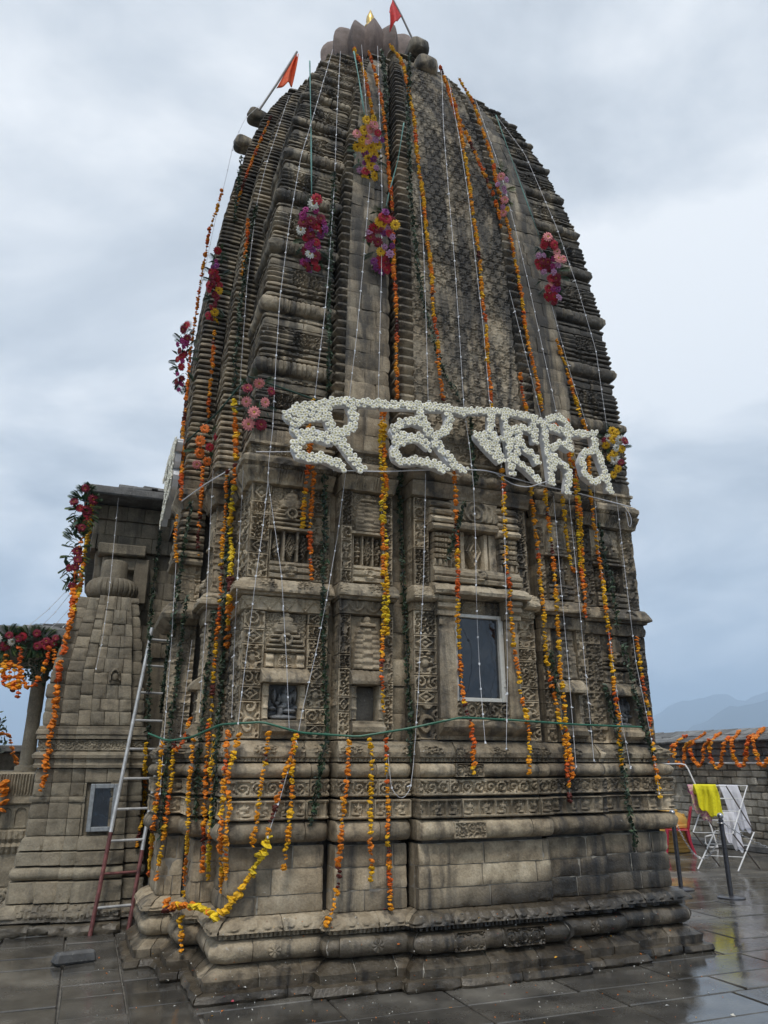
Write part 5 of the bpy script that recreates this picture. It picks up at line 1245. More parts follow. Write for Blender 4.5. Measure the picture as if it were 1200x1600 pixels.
def resample(P, d):
    seg = np.linalg.norm(np.diff(P, axis=0), axis=1); cum = np.concatenate([[0], np.cumsum(seg)]); n = max(2, int(cum[-1] / d)); q_ = np.linspace(0, cum[-1], n + 1)
    return np.stack([np.interp(q_, cum, P[:, k]) for k in range(3)], -1)
bm = bmesh.new(); bmesh.ops.create_icosphere(bm, subdivisions=2, radius=1); ICO = np.array([v.co[:] for v in bm.verts]); ICOF = np.array([[v.index for v in f.verts] for f in bm.faces]); bm.free()
PAL = dict(orange=(.88, .24, .006), deep=(.74, .12, .005), yellow=(.93, .50, .005), gold=(.92, .36, .005), maroon=(.12, .014, .006), lemon=(.93, .64, .015))
MIX = dict(mix=[('orange', 2.6), ('gold', 4), ('yellow', 4), ('deep', .9), ('maroon', .8)], orange=[('orange', 5), ('deep', 2), ('gold', 1)], rust=[('orange', 3.5), ('deep', 1.8), ('gold', 3), ('maroon', 1.2)], yellow=[('yellow', 4), ('lemon', 2), ('orange', 2), ('maroon', .5)])
def garland(px, label, mix='mix', size=.0215, gapf=1.28, P=None, group='marigold garlands', strings=1, tail=0):
    """string of marigold heads; colours come in short runs"""
    P = drape(px) if P is None else P
    ph_ = rng.uniform(0, 50); P = P + np.stack([vnoise(np.stack([np.arange(len(P)) * .16 + ph_, np.zeros(len(P)), np.zeros(len(P))], -1), 3) * .013, np.zeros(len(P)), np.zeros(len(P))], -1); allV = []; allC = []; n0 = 0
    for sidx in range(strings):
        Q = resample(P, size * gapf); n = len(Q)
        if sidx: Q = Q + np.array([size * 1.5 * sidx, 0, 0])
        Q = Q + rng.normal(size=Q.shape) * size * .19
        sc = size * rng.uniform(.62, 1.30, n); keep = rng.random(n) > .07
        cols = []; names = [a for a, _ in MIX[mix]]; ws = np.array([b_ for _, b_ in MIX[mix]], float); ws /= ws.sum()
        while len(cols) < n:
            c = PAL[names[rng.choice(len(names), p=ws)]]; cols += [c] * int(rng.integers(1, 7))
        cols = np.array(cols[:n]) * rng.uniform(.8, 1.12, (n, 1))
        Q, sc, cols = Q[keep], sc[keep], cols[keep]; n = len(Q)
        jit = rng.uniform(.70, 1.22, (n, 42, 1)); base = ICO[None] * jit * np.array([1, 1, .60])
        ang = rng.uniform(0, 6.28, n); tl = rng.uniform(-.45, .45, (n, 2)); ca, sa = np.cos(ang), np.sin(ang)
        x = base[..., 0] * ca[:, None] - base[..., 1] * sa[:, None]; y = base[..., 0] * sa[:, None] + base[..., 1] * ca[:, None]; z = base[..., 2] + x * tl[:, :1] + y * tl[:, 1:]
        V = np.stack([x, y, z], -1) * sc[:, None, None] + Q[:, None, :]
        shade = 1 - .35 * (jit < .93); C = cols[:, None, :] * shade
        allV.append(V.reshape(-1, 3)); allC.append(C.reshape(-1, 3)); n0 += n
    V = np.concatenate(allV); C = np.concatenate(allC); F_ = (np.arange(n0)[:, None, None] * 42 + ICOF[None]).reshape(-1, 3)
    mb = MB(); mb.tube(P[::2] if len(P) > 6 else P, .003, 4); vs = np.concatenate(mb.v); q_ = np.concatenate(mb.q)
    me = npmesh('marigold_garland', np.concatenate([V, vs]), q_ + len(V), F_, smooth=False)
    flat_attr(me, 'col', np.concatenate([C, np.full((len(vs), 3), .25)]))
    o = link('marigold_garland', me, MARI); tag(o, label, 'garland', group); return o
def leafstring(px, label, size=.040, dens=140, P=None):
    P = drape(px, lift=.035) if P is None else P; L = np.linalg.norm(np.diff(P, axis=0), axis=1).sum(); n = max(10, int(L * dens)); Q = resample(P, L / n)[:n]
    Q = Q + rng.normal(size=Q.shape) * .013; a = rng.normal(size=(n, 3)); a[:, 2] -= .5; a /= np.linalg.norm(a, axis=1)[:, None]; b_ = np.cross(a, rng.normal(size=(n, 3))); b_ /= np.linalg.norm(b_, axis=1)[:, None]; c_ = np.cross(a, b_)
    s_ = size * rng.uniform(.6, 1.25, (n, 1)); V = np.stack([Q - a * s_ * .7, Q + b_ * s_ * .34 + c_ * s_ * .12, Q + a * s_ * .7, Q - b_ * s_ * .34 + c_ * s_ * .12], 1)
    cols = np.array([(.022, .050, .022), (.038, .075, .032), (.014, .03, .016), (.085, .12, .07)])[rng.choice(4, n, p=[.4, .3, .2, .1])] * rng.uniform(.7, 1.3, (n, 1))
    F_ = np.arange(n)[:, None] * 4; T_ = np.concatenate([F_ + [0, 1, 2], F_ + [0, 2, 3]])
    mb = MB(); mb.tube(P[::2] if len(P) > 6 else P, .003, 4); vs = np.concatenate(mb.v); q_ = np.concatenate(mb.q)
    me = npmesh('leaf_garland', np.concatenate([V.reshape(-1, 3), vs]), q_ + n * 4, T_, smooth=False); flat_attr(me, 'col', np.concatenate([np.repeat(cols, 4, 0), np.full((len(vs), 3), .05)]))
    o = link('leaf_garland', me, LEAFM); tag(o, label, 'leaf garland', 'green leaf garlands'); return o
def lights(px, label, P=None, r=.0023, every=.24):
    P = drape(px, lift=.055, smooth=6) if P is None else P
    o = MB().tube(P, r, 5).build('light_string', WIRE); tag(o, label, 'light string', 'white light strings')
    mb = MB()
    for c in resample(P, every)[1:]:
        d = rng.normal(size=3) * .4; d[2] -= .2
        mb.tube([c, c + d * .028], [.005, .004], 5); mb.box(c, (.0055, .0055, .008), j=.002)
    b_ = mb.build('bulbs', BULB, o); b_['kind'] = 'stuff'
    return o

Z3 = lambda ox, oy, k, pts: [(ox + x / k, oy + y / k) for x, y in pts]
# ---- marigold strings on the spire
garland([(553, 77), (567, 100), (575, 133), (582, 178)], 'short marigold string from the top down to the topmost bouquet')
garland([(575, 78), (587, 113), (597, 160), (603, 207), (607, 267), (612, 313), (617, 444), (619, 545), (620, 622)], 'long marigold string running down the groove left of the carved lattice band', 'rust')
garland([(610, 70), (630, 97), (637, 133), (647, 187), (653, 247), (662, 310), (672, 411), (680, 510), (692, 624)], 'long marigold string along the left side of the carved lattice band')
garland([(688, 106), (712, 166), (724, 226), (733, 285), (742, 345), (749, 408), (758, 498), (768, 636)], 'long marigold string down the middle of the carved lattice band')
garland([(690, 108), (712, 178), (730, 211), (751, 262), (769, 298), (778, 328), (782, 355)], 'marigold string branching right across the top of the lattice band', 'rust')
garland([(716, 121), (739, 160), (754, 202), (769, 250), (776, 285), (790, 334), (805, 412), (817, 477), (826, 541), (838, 597), (846, 640)], 'marigold string along the brick strip right of the lattice band')
garland([(869, 530), (883, 569), (897, 614), (908, 654), (916, 672)], 'short marigold string on the far right corner of the spire above the lettering')
garland([(812, 583), (818, 620), (823, 642)], 'very short marigold string above the lettering at the lattice band\'s right edge', 'rust')
garland([(347, 299), (329, 356), (317, 425), (305, 494), (299, 540), (289, 644), (284, 721), (282, 781)], 'marigold string down the left outline of the spire', 'rust')
garland([(422, 182), (401, 230), (380, 290), (371, 320)], 'thin marigold string high on the left flank near the orange flag', 'rust', .018)
garland([(389, 344), (383, 395), (380, 430)], 'short marigold string on the left flank halfway up the spire', 'rust', .021)
garland([(335, 517), (328, 592), (324, 652)], 'marigold string on the ledged left flank below the slender red bouquet', 'rust', .021)
# ---- strings through and below the lettering
garland([(489, 623), (484, 670), (480, 747), (475, 788), (472, 825)], 'marigold string hanging over the first flower letter')
garland([(484, 690), (489, 740), (486, 811), (485, 904)], 'marigold string hanging straight below the first flower letter', 'orange')
garland([(594, 636), (596, 700), (597, 800), (599, 900), (600, 990)], 'thick double marigold string between the first two flower words', 'yellow', strings=2)
garland([(597, 985), (597, 1040), (599, 1075), (600, 1112)], 'thin marigold tail hanging across the empty second niche', 'mix', .019)
garland([(710, 736), (713, 820), (716, 920), (717, 1000), (719, 1060), (727, 1108), (739, 1130), (740, 1210)], 'marigold string hanging along the left edge of the window')
garland([(783, 735), (788, 800), (792, 870), (797, 940), (804, 1020), (814, 1090), (826, 1130), (828, 1165), (828, 1208)], 'marigold string hanging past the right edge of the window')
garland([(830, 761), (839, 855), (846, 936), (853, 1013), (861, 1065), (877, 1132), (884, 1175), (891, 1250)], 'marigold string just right of the central bay, first of the right-hand group')
garland([(853, 764), (861, 845), (870, 957), (877, 1041), (882, 1111), (893, 1191), (893, 1215)], 'marigold string second in the right-hand group')
garland([(877, 768), (882, 820), (891, 873), (896, 894)], 'short marigold string under the third flower word', 'yellow')
garland([(870, 655), (885, 690), (896, 740), (902, 803), (905, 855), (908, 900)], 'thick double marigold string in front of the third flower word', 'yellow', strings=2)
garland([(908, 880), (912, 922), (916, 964)], 'short marigold tail on the far bay below the third flower word', 'orange')
garland([(918, 700), (922, 771), (933, 852), (945, 943), (954, 1020), (966, 1118), (972, 1195)], 'long marigold string on the far corner bay')
garland([(994, 992), (1003, 1055), (1015, 1132), (1021, 1167), (1028, 1220), (1032, 1250)], 'marigold string on the tower\'s right outline')
# ---- left corner bundle
garland([(364, 626), (368, 683), (366, 734), (362, 796), (361, 868), (359, 938), (355, 1012)], 'thick marigold string on the near corner, longer of the pair', strings=1, size=.029, mix='yellow')
garland([(356, 736), (350, 826), (345, 925), (339, 985), (333, 1075), (329, 1135)], 'marigold string left of the thick corner string')
garland([(317, 730), (314, 790), (309, 868)], 'short marigold string below the red gerbera bouquet on the left flank', 'rust', .021)
garland([(276, 802), (275, 840), (275, 877)], 'short marigold string at the left flank above the ladder', 'mix', .019)
garland([(296, 1123), (290, 1145), (282, 1164), (273, 1172)], 'short orange marigold string slanting at the left flank above the cord', 'orange')
# ---- hanging from the green cord
garland([(229, 1162), (227, 1212), (223, 1266), (213, 1323)], 'marigold string hanging across the ladder')
garland([(254, 1162), (246, 1220), (238, 1312), (234, 1369)], 'first marigold string right of the ladder below the green cord')
garland([(273, 1158), (263, 1254), (254, 1319), (244, 1373)], 'second marigold string right of the ladder below the green cord')
garland([(302, 1156), (296, 1235), (292, 1312), (290, 1365), (287, 1404)], 'third marigold string right of the ladder below the green cord', 'mix', .019)
garland([(325, 1131), (323, 1216), (319, 1292), (315, 1361)], 'fourth marigold string right of the ladder below the green cord', 'rust')
garland([(334, 1151), (330, 1235), (326, 1312), (323, 1373)], 'fifth marigold string right of the ladder below the green cord', 'yellow')
garland([(355, 1143), (349, 1235), (346, 1335), (344, 1396)], 'marigold string down the near corner of the base')
garland([(376, 1143), (359, 1197), (355, 1273), (353, 1327), (352, 1373)], 'slanting marigold string joining the one on the near base corner')
garland([(420, 1147), (411, 1216), (401, 1289), (395, 1323)], 'marigold string left of centre on the near base bay')
garland([(461, 1149), (445, 1208), (430, 1266), (418, 1308)], 'slanting marigold string feeding the thick swag', 'rust')
garland([(463, 1150), (457, 1216), (451, 1281), (445, 1358)], 'straight marigold string on the right of the near base bay')
garland([(420, 1308), (407, 1338), (384, 1377), (353, 1423), (338, 1436), (328, 1424), (311, 1417), (284, 1415), (265, 1419), (258, 1423), (261, 1406)], 'thick marigold swag lying along the foot of the near corner', 'yellow', .033, .9)
garland([(284, 1419), (283, 1450), (282, 1484)], 'short marigold pendant below the thick swag', 'mix', .024)
garland([(545, 1158), (539, 1254), (533, 1331), (526, 1388), (520, 1415), (507, 1446)], 'first marigold string on the second base bay, ending on the plinth')
garland([(579, 1156), (581, 1254), (579, 1350), (577, 1375)], 'second marigold string on the second base bay', 'yellow')
garland([(604, 1156), (606, 1254), (609, 1350), (610, 1419)], 'third marigold string on the second base bay', 'mix', .019)
# ---- hall and porch
garland([(138, 786), (129, 840), (117, 915), (105, 990), (93, 1035), (87, 1120), (78, 1145), (68, 1223), (63, 1234)], 'long thick orange garland hanging from the hall eave over the corner shrine', 'orange', .034, 1.0)
garland([(144, 790), (137, 840), (126, 910), (114, 960)], 'shorter yellow-orange garland beside the long one under the hall eave', 'yellow', .03, 1.05)
fixv = lambda pts, v: resample(np.array([onv(x, y, v) for x, y in pts]), .04)
garland(None, 'orange garland looped in a U under the porch eave', 'orange', .030, 1.05, P=fixv([(31, 1011), (32, 1040), (36, 1062), (45, 1075), (55, 1070), (66, 1052), (73, 1025), (75, 1011)], 9.64))
garland(None, 'short orange garland right of the U loop under the porch eave', 'orange', .03, P=fixv([(82, 1014), (87, 1035), (89, 1062)], 9.64))
for k, (x, y0, y1) in enumerate([(8, 1032, 1069), (16, 1041, 1075), (23, 1047, 1080), (29, 1058, 1088)]):
    garland(None, ['leftmost', 'second', 'third', 'fourth'][k] + ' short orange tassel hanging from the porch eave', 'rust', .034, .9, P=fixv([(x, y0 - 8), (x - 1, (y0 + y1) / 2), (x - 2, y1)], 9.66))
garland([(2, 1145), (15, 1151), (20, 1177), (26, 1192)], 'small orange garland on the outbuilding at far left', 'orange', .05)
garland([(6, 1222), (5, 1265)], 'orange tassel on the porch seat back at far left', 'orange', .05)
# ---- boundary wall swags
W3_ = lambda pts: Z3(1020, 1120, 6.667, pts)
for k, pts in enumerate([[(115, 255), (50, 320), (70, 450), (85, 540), (110, 560), (160, 530), (185, 320), (230, 285)],
    [(350, 188), (215, 310), (230, 410), (265, 500), (300, 525), (325, 500), (330, 310), (400, 255)],
    [(535, 172), (380, 290), (400, 400), (440, 490), (480, 510), (520, 480), (535, 290), (590, 245)],
    [(700, 165), (585, 280), (600, 420), (640, 520), (670, 535), (710, 510), (740, 280), (790, 215)],
    [(900, 147), (815, 255), (830, 380), (870, 490), (920, 525), (960, 490), (990, 230), (1050, 180)],
    [(1160, 115), (1040, 240), (1070, 350), (1100, 480), (1140, 525), (1180, 500), (1200, 440)]]):
    q_ = W3_(pts); n_ = len(q_)
    if k == 0: q_ = q_[4:]
    def wp(i, x, y):
        roof = (i == 0 and k > 0) or (i == len(q_) - 1 and k < 5)
        t_ = cast(x, y) if roof else None
        return np.array(EYEV) + np.array(ray(x, y).normalized()) * (t_ - .20) if t_ else np.array(onu(x, y, 12.27))
    Pw = resample(np.array([wp(i, x, y) for i, (x, y) in enumerate(q_)]), .03); Pw[2:-2] = (Pw[:-4] + Pw[1:-3] + Pw[2:-2] + Pw[3:-1] + Pw[4:]) / 5
    garland(None, ['leftmost', 'second', 'third', 'fourth', 'fifth', 'rightmost'][k] + ' orange swag draped over the boundary wall coping, counted from the tower', 'orange', .044, .8, P=Pw, group='orange swags over the boundary wall')

# ---- leaf strings
LF = [([(597, 80), (603, 143), (604, 200), (607, 260)], 'dark leaf string at the top of the groove left of the lattice band'),
 ([(640, 83), (637, 167), (640, 250), (642, 306), (647, 360), (653, 420), (663, 480), (680, 540), (695, 585), (719, 624)], 'dark leaf string slanting over the left of the lattice band'),
 ([(522, 270), (517, 350), (515, 430), (514, 500), (515, 560), (513, 615)], 'dark leaf string in the groove between corner and brick strip of the spire'),
 ([(507, 740), (507, 839), (504, 938), (507, 1046), (510, 1108), (512, 1156), (503, 1180), (497, 1230), (485, 1290)], 'long leaf string in the recess right of the near corner bay'),
 ([(623, 740), (627, 853), (632, 938), (637, 1051), (642, 1136), (640, 1185)], 'long leaf string in the recess left of the central bay'),
 ([(401, 320), (389, 380), (377, 463), (369, 553), (365, 615)], 'leaf string down the near edge of the spire'),
 ([(377, 245), (371, 305), (365, 350)], 'short leaf string high on the left flank below the stone beam ends'),
 ([(251, 829), (239, 925), (234, 985), (233, 1060), (231, 1130), (232, 1165)], 'leaf string above the ladder'),
 ([(299, 784), (288, 850), (275, 940), (260, 1045), (251, 1114)], 'leaf string on the left flank beside the stacked eaves'),
 ([(293, 931), (284, 985), (275, 1075), (267, 1126), (262, 1180), (255, 1260), (250, 1310)], 'leaf string falling behind the second marigold string by the ladder'),
 ([(359, 748), (356, 850), (350, 970), (344, 1090), (339, 1168), (336, 1230), (332, 1290)], 'leaf string beside the thick corner marigold string'),
 ([(335, 955), (323, 1060), (315, 1129), (309, 1190), (306, 1280)], 'leaf string left of the near corner bay'),
 ([(728, 785), (720, 805), (711, 834), (700, 876)], 'short leafy spray above the window hood'),
 ([(935, 817), (945, 870), (956, 915), (966, 981)], 'leaf string on the upper far corner bay'),
 ([(973, 1006), (987, 1062), (1003, 1125), (1019, 1170), (1022, 1194)], 'leaf string on the tower\'s right outline'),
 ([(861, 1016), (866, 1050), (872, 1090)], 'short leaf string on the far second bay'),
 ([(945, 1070), (955, 1110), (967, 1154), (975, 1216), (984, 1274), (993, 1327)], 'leaf string hanging over the far base corner'),
 ([(735, 650), (738, 700), (742, 760)], 'short leaf string between the second and third flower words')]
for px, lb in LF: leafstring(px, lb)

# ---- light strings
LT = [([(565, 70), (573, 180)], 'white light string from the top to the topmost bouquet'), ([(590, 72), (593, 173), (597, 300), (596, 429), (593, 540), (591, 624)], 'white light string down the brick strip right of the topmost bouquet'),
 ([(520, 77), (487, 190), (470, 245), (452, 350), (437, 470), (431, 566), (426, 670), (420, 721), (418, 760), (410, 830), (400, 900), (388, 1000), (372, 1130)], 'longest white light string, down the near corner bay from the top'),
 ([(532, 80), (527, 167), (522, 300), (512, 440), (507, 494), (498, 566), (492, 620)], 'white light string along the groove left of the brick strip'),
 ([(578, 285), (567, 420), (557, 525), (546, 621)], 'white light string slanting on the brick strip below the bouquets'), ([(540, 740), (527, 839), (510, 938), (493, 1023), (473, 1108), (465, 1150), (440, 1240), (418, 1308)], 'white light string crossing from second bay to near bay'),
 ([(656, 306), (662, 390), (666, 510), (669, 627)], 'white light string on the left of the lattice band'), ([(690, 110), (693, 200), (701, 300), (710, 405), (717, 510), (725, 639), (734, 700), (740, 760), (743, 840), (744, 918), (746, 980), (750, 1060), (758, 1160)], 'white light string down the lattice band and across the window'),
 ([(700, 120), (720, 230), (732, 309), (746, 435), (755, 510), (765, 630), (782, 700), (788, 820), (790, 900), (793, 1040), (791, 1170)], 'white light string right of centre, passing the window\'s right jamb'),
 ([(741, 150), (780, 260), (805, 356), (827, 448), (852, 564), (869, 642)], 'white light string on the right brick strip'), ([(796, 454), (821, 552), (846, 654)], 'short white light string at the lattice band\'s right edge'),
 ([(775, 180), (820, 240), (870, 356), (902, 448), (931, 547), (949, 673)], 'white light string along the spire\'s right outline'), ([(862, 477), (891, 583), (917, 665)], 'white light string on the far corner of the spire'),
 ([(452, 149), (416, 257), (401, 320), (386, 440), (377, 571), (374, 631)], 'white light string down the near edge of the spire'), ([(405, 165), (383, 185), (365, 224), (353, 278), (335, 350), (300, 520)], 'white light string off the left outline of the spire'),
 ([(665, 740), (662, 897), (653, 1090), (646, 1195), (641, 1235), (628, 1250), (612, 1235), (606, 1180)], 'white light string left of the central bay ending in a loop'), ([(865, 775), (875, 897), (889, 1055), (900, 1198)], 'white light string on the far second bay'),
 ([(889, 778), (900, 887), (917, 1072), (928, 1188)], 'white light string between the far second bay and far corner'), ([(928, 757), (935, 855), (950, 980), (965, 1090), (985, 1200)], 'white light string on the far corner bay'), ([(963, 775), (977, 897), (994, 1037), (1019, 1160), (1030, 1240)], 'white light string on the lower right outline of the tower'),
 ([(380, 735), (374, 850), (368, 960), (362, 1120)], 'white light string left of the near corner niche'), ([(421, 730), (418, 745), (440, 900), (448, 1040), (452, 1140)], 'white light string down the middle of the near corner bay'), ([(333, 735), (328, 830), (322, 960), (312, 1110)], 'white light string on the left flank of the wall'), ([(300, 1000), (290, 1080), (282, 1150)], 'short white light string low on the left flank'), ([(275, 880), (268, 1000), (258, 1130), (250, 1240)], 'white light string on the left flank near the ladder'),
 ([(185, 778), (178, 850), (170, 930), (160, 1000), (150, 1045)], 'white light string hanging down the corner shrine')]
for px, lb in LT: lights(px, lb)
lp = lambda pts, v: np.array([onv(x, y, v_) for (x, y), v_ in zip(pts, np.linspace(v[0], v[1], len(pts)))])
for k, (a, b_) in enumerate([((131, 895), (18, 1000)), ((128, 905), (40, 1002)), ((118, 940), (60, 995)), ((115, 960), (82, 990))]):
    lights(None, ['topmost', 'second', 'third', 'lowest'][k] + ' of the white light strings sloping from hall eave to porch', P=resample(lp([a, ((a[0] + b_[0]) / 2, (a[1] + b_[1]) / 2 + 6), b_], (9.6, 10.0)), .1), r=.003)

# ---- cords and ribbons
def cord(name, px, r, mat, label, cat='cord', P=None):
    o = MB().tube(resample(drape(px, step=6, lift=.05, mn=5, smooth=6) if P is None else P, .05), r, 6).build(name, mat); tag(o, label, cat)
cord('green_cord', [(232, 1146), (262, 1158), (300, 1152), (345, 1132), (410, 1128), (470, 1145), (560, 1151), (640, 1138), (720, 1121), (800, 1125), (900, 1132), (1003, 1136)], .010, GREENC, 'green cord tied round the tower at the top of the base')
cord('dark_cord', [(388, 588), (440, 606), (502, 628)], .009, DKGREEN, 'dark green cord slanting right from the pink gerbera bouquet')
cord('dark_cord', [(384, 592), (340, 645), (292, 690)], .009, DKGREEN, 'dark green cord slanting left from the pink gerbera bouquet')
cord('white_cable', [(520, 735), (600, 737), (700, 733), (760, 735), (830, 755), (900, 770), (985, 792)], .006, WIRE, 'white cable stretched under the flower lettering', 'cable')
cord('white_cable', [(360, 733), (320, 757), (284, 783)], .006, WIRE, 'white cable on the left flank below the red gerbera bouquet', 'cable')
cord('white_cable', [(400, 706), (460, 706), (520, 722)], .005, WIRE, 'short white cable left of the first flower letter', 'cable')
cord('white_cable', [(775, 740), (800, 757), (825, 762), (855, 752)], .005, WIRE, 'looped white cable hanging below the third flower word', 'cable')
cord('white_cable', [(975, 790), (988, 810), (984, 830), (978, 800)], .004, WIRE, 'curl of white cable on the right outline of the tower', 'cable')
def ribbon(px, w, label):
    P = drape(px, lift=.06); sd_ = np.array([1, -.1, 0]); tw = np.linspace(0, 1, len(P))[:, None]
    wv = w * (.75 + .25 * np.cos(tw * 9)); G = np.stack([P - sd_ * wv, P + np.array([0, -.006, 0]), P + sd_ * wv], 1)
    o = link('ribbon', npmesh('ribbon', G, gridfaces(len(P), 3)), RIBBON); tag(o, label, 'ribbon', 'green ribbons'); s_ = o.modifiers.new('s', 'SOLIDIFY'); s_.thickness = .003
ribbon([(484, 95), (486, 200), (487, 308)], .009, 'pale green ribbon holding the red and white bouquet'); ribbon([(553, 80), (562, 130), (570, 182)], .012, 'pale green ribbon beside the topmost marigold string')
ribbon([(631, 192), (622, 250), (607, 305), (602, 330)], .008, 'green ribbon slanting to the bouquet left of the lattice band'); ribbon([(775, 180), (800, 250), (842, 368)], .008, 'green ribbon along the right outline above the far red bouquet')

# ---- flags
def flag(name, pole, cloth_pts, v, mat, label):
    o = empty(name, onv(*pole[0], v), label, 'flag'); P = [np.array(onv(x, y, v)) for x, y in pole]
    MB().tube(P, .015, 8).build('pole', POLE, o)
    C = [np.array(onv(x, y, v)) for x, y in cloth_pts]   # hoist bottom, hoist top, fly top, fly bottom
    n, m = 18, 14; s = np.linspace(0, 1, n)[:, None, None]; t_ = np.linspace(0, 1, m)[None, :, None]
    G = (C[0] * (1 - t_) + C[1] * t_) * (1 - s) + (C[3] * (1 - t_) + C[2] * t_) * s
    G[..., 1] += (.06 * np.sin(s * 8 + t_ * 4) * s)[..., 0]; G[..., 2] += (.02 * np.sin(s * 11 + t_ * 3) * s)[..., 0]
    c = link('cloth', npmesh('cloth', G, gridfaces(n, m), sharp=None), mat, o); s_ = c.modifiers.new('s', 'SOLIDIFY'); s_.thickness = .006
flag('flag', [(405, 172), (432, 132), (464, 81)], [(432, 138), (464, 81), (465, 90), (458, 129)], 7.6, ORFLAG, 'small orange pennant on a slanting pole on the spire\'s left shoulder')
flag('flag', [(645, 62), (627, 24), (612, -4)], [(627, 26), (613, 0), (607, 24), (611, 44)], 7.6, REDFLAG, 'red flag on a slanting pole beside the gilt finial')

# ---- gerbera bouquets
def bloom_mesh(pcol, eye, kind):
    mb = MB(); n = 13 if kind == 'gerbera' else 7; petals_q = []
    for layer, (r0, r1, z0, z1, wd, off) in enumerate([(.15, 1.0, .05, .12, .20, 0), (.12, .72, .12, .26, .17, .5)] if kind == 'gerbera' else [(.05, 1.0, 0, .30, .36, 0), (.05, .6, .2, .55, .3, .5)]):
        for k in range(n):
            a = (k + off) / n * 6.283 + rng.uniform(-.08, .08); c_, s_ = math.cos(a), math.sin(a); w = wd * rng.uniform(.85, 1.1); dr = rng.uniform(-.05, .05)
            pt = lambda r, t_, z: (c_ * r - s_ * t_, s_ * r + c_ * t_, z)
            rm = (r0 + r1) * .6; zr = z1 + dr
            mb.add([pt(r0, -w * .4, z0), pt(r0, w * .4, z0), pt(rm, w, zr + .05), pt(rm, -w, zr + .05), pt(r1, w * .35, zr - .08), pt(r1, -w * .35, zr - .08)], [[0, 1, 2, 3], [3, 2, 4, 5]])
    np_ = sum(len(q_) for q_ in mb.q); mb.lathe([(.22, .10), (.19, .20), (.09, .24), (.001, .23)], (0, 0, 0), 10)
    me = mb.mesh('flower', True, 60); me.materials.append(FLM[pcol]); me.materials.append(eye)
    mi = np.zeros(len(me.polygons), np.int32); mi[np_:] = 1; me.polygons.foreach_set('material_index', mi); return me
BL = {c: bloom_mesh(c, EYEC if c in ('red', 'yellow', 'crimson', 'orange') else EYEY, 'gerbera') for c in ('red', 'crimson', 'yellow', 'pink', 'white', 'orange')}
for c in ('magenta', 'purple', 'lilac'): BL[c] = bloom_mesh(c, EYEY, 'orchid')
def frond_mesh(mat, n=11):
    mb = MB(); mb.tube([(0, 0, 0), (.5, 0, .06), (1, 0, 0)], [.012, .010, .004], 4)
    for k in range(n):
        x = .12 + .85 * k / n; l = .34 * math.sin(math.pi * (.2 + .75 * k / n))
        for sg in (-1, 1): mb.add([(x, 0, .05), (x + l * .5, sg * l * .55, .08), (x + l * 1.0, sg * l * .9, -.02), (x + .05, sg * .012, .045)], [[0, 3, 2, 1]])
    me = mb.mesh('frond', False, None); me.materials.append(mat); return me
FR = [frond_mesh(FROND), frond_mesh(FRONDD), frond_mesh(FRONDL)]
def leaf_mesh(mat):
    mb = MB(); mb.add([(0, 0, 0), (.45, .22, .08), (1, 0, -.05), (.45, -.22, .08), (.5, 0, 0)], None, [[0, 4, 1], [1, 4, 2], [2, 4, 3], [3, 4, 0]]); me = mb.mesh('leaf', False, None); me.materials.append(mat); return me
LV = [leaf_mesh(FRONDD), leaf_mesh(FROND)]
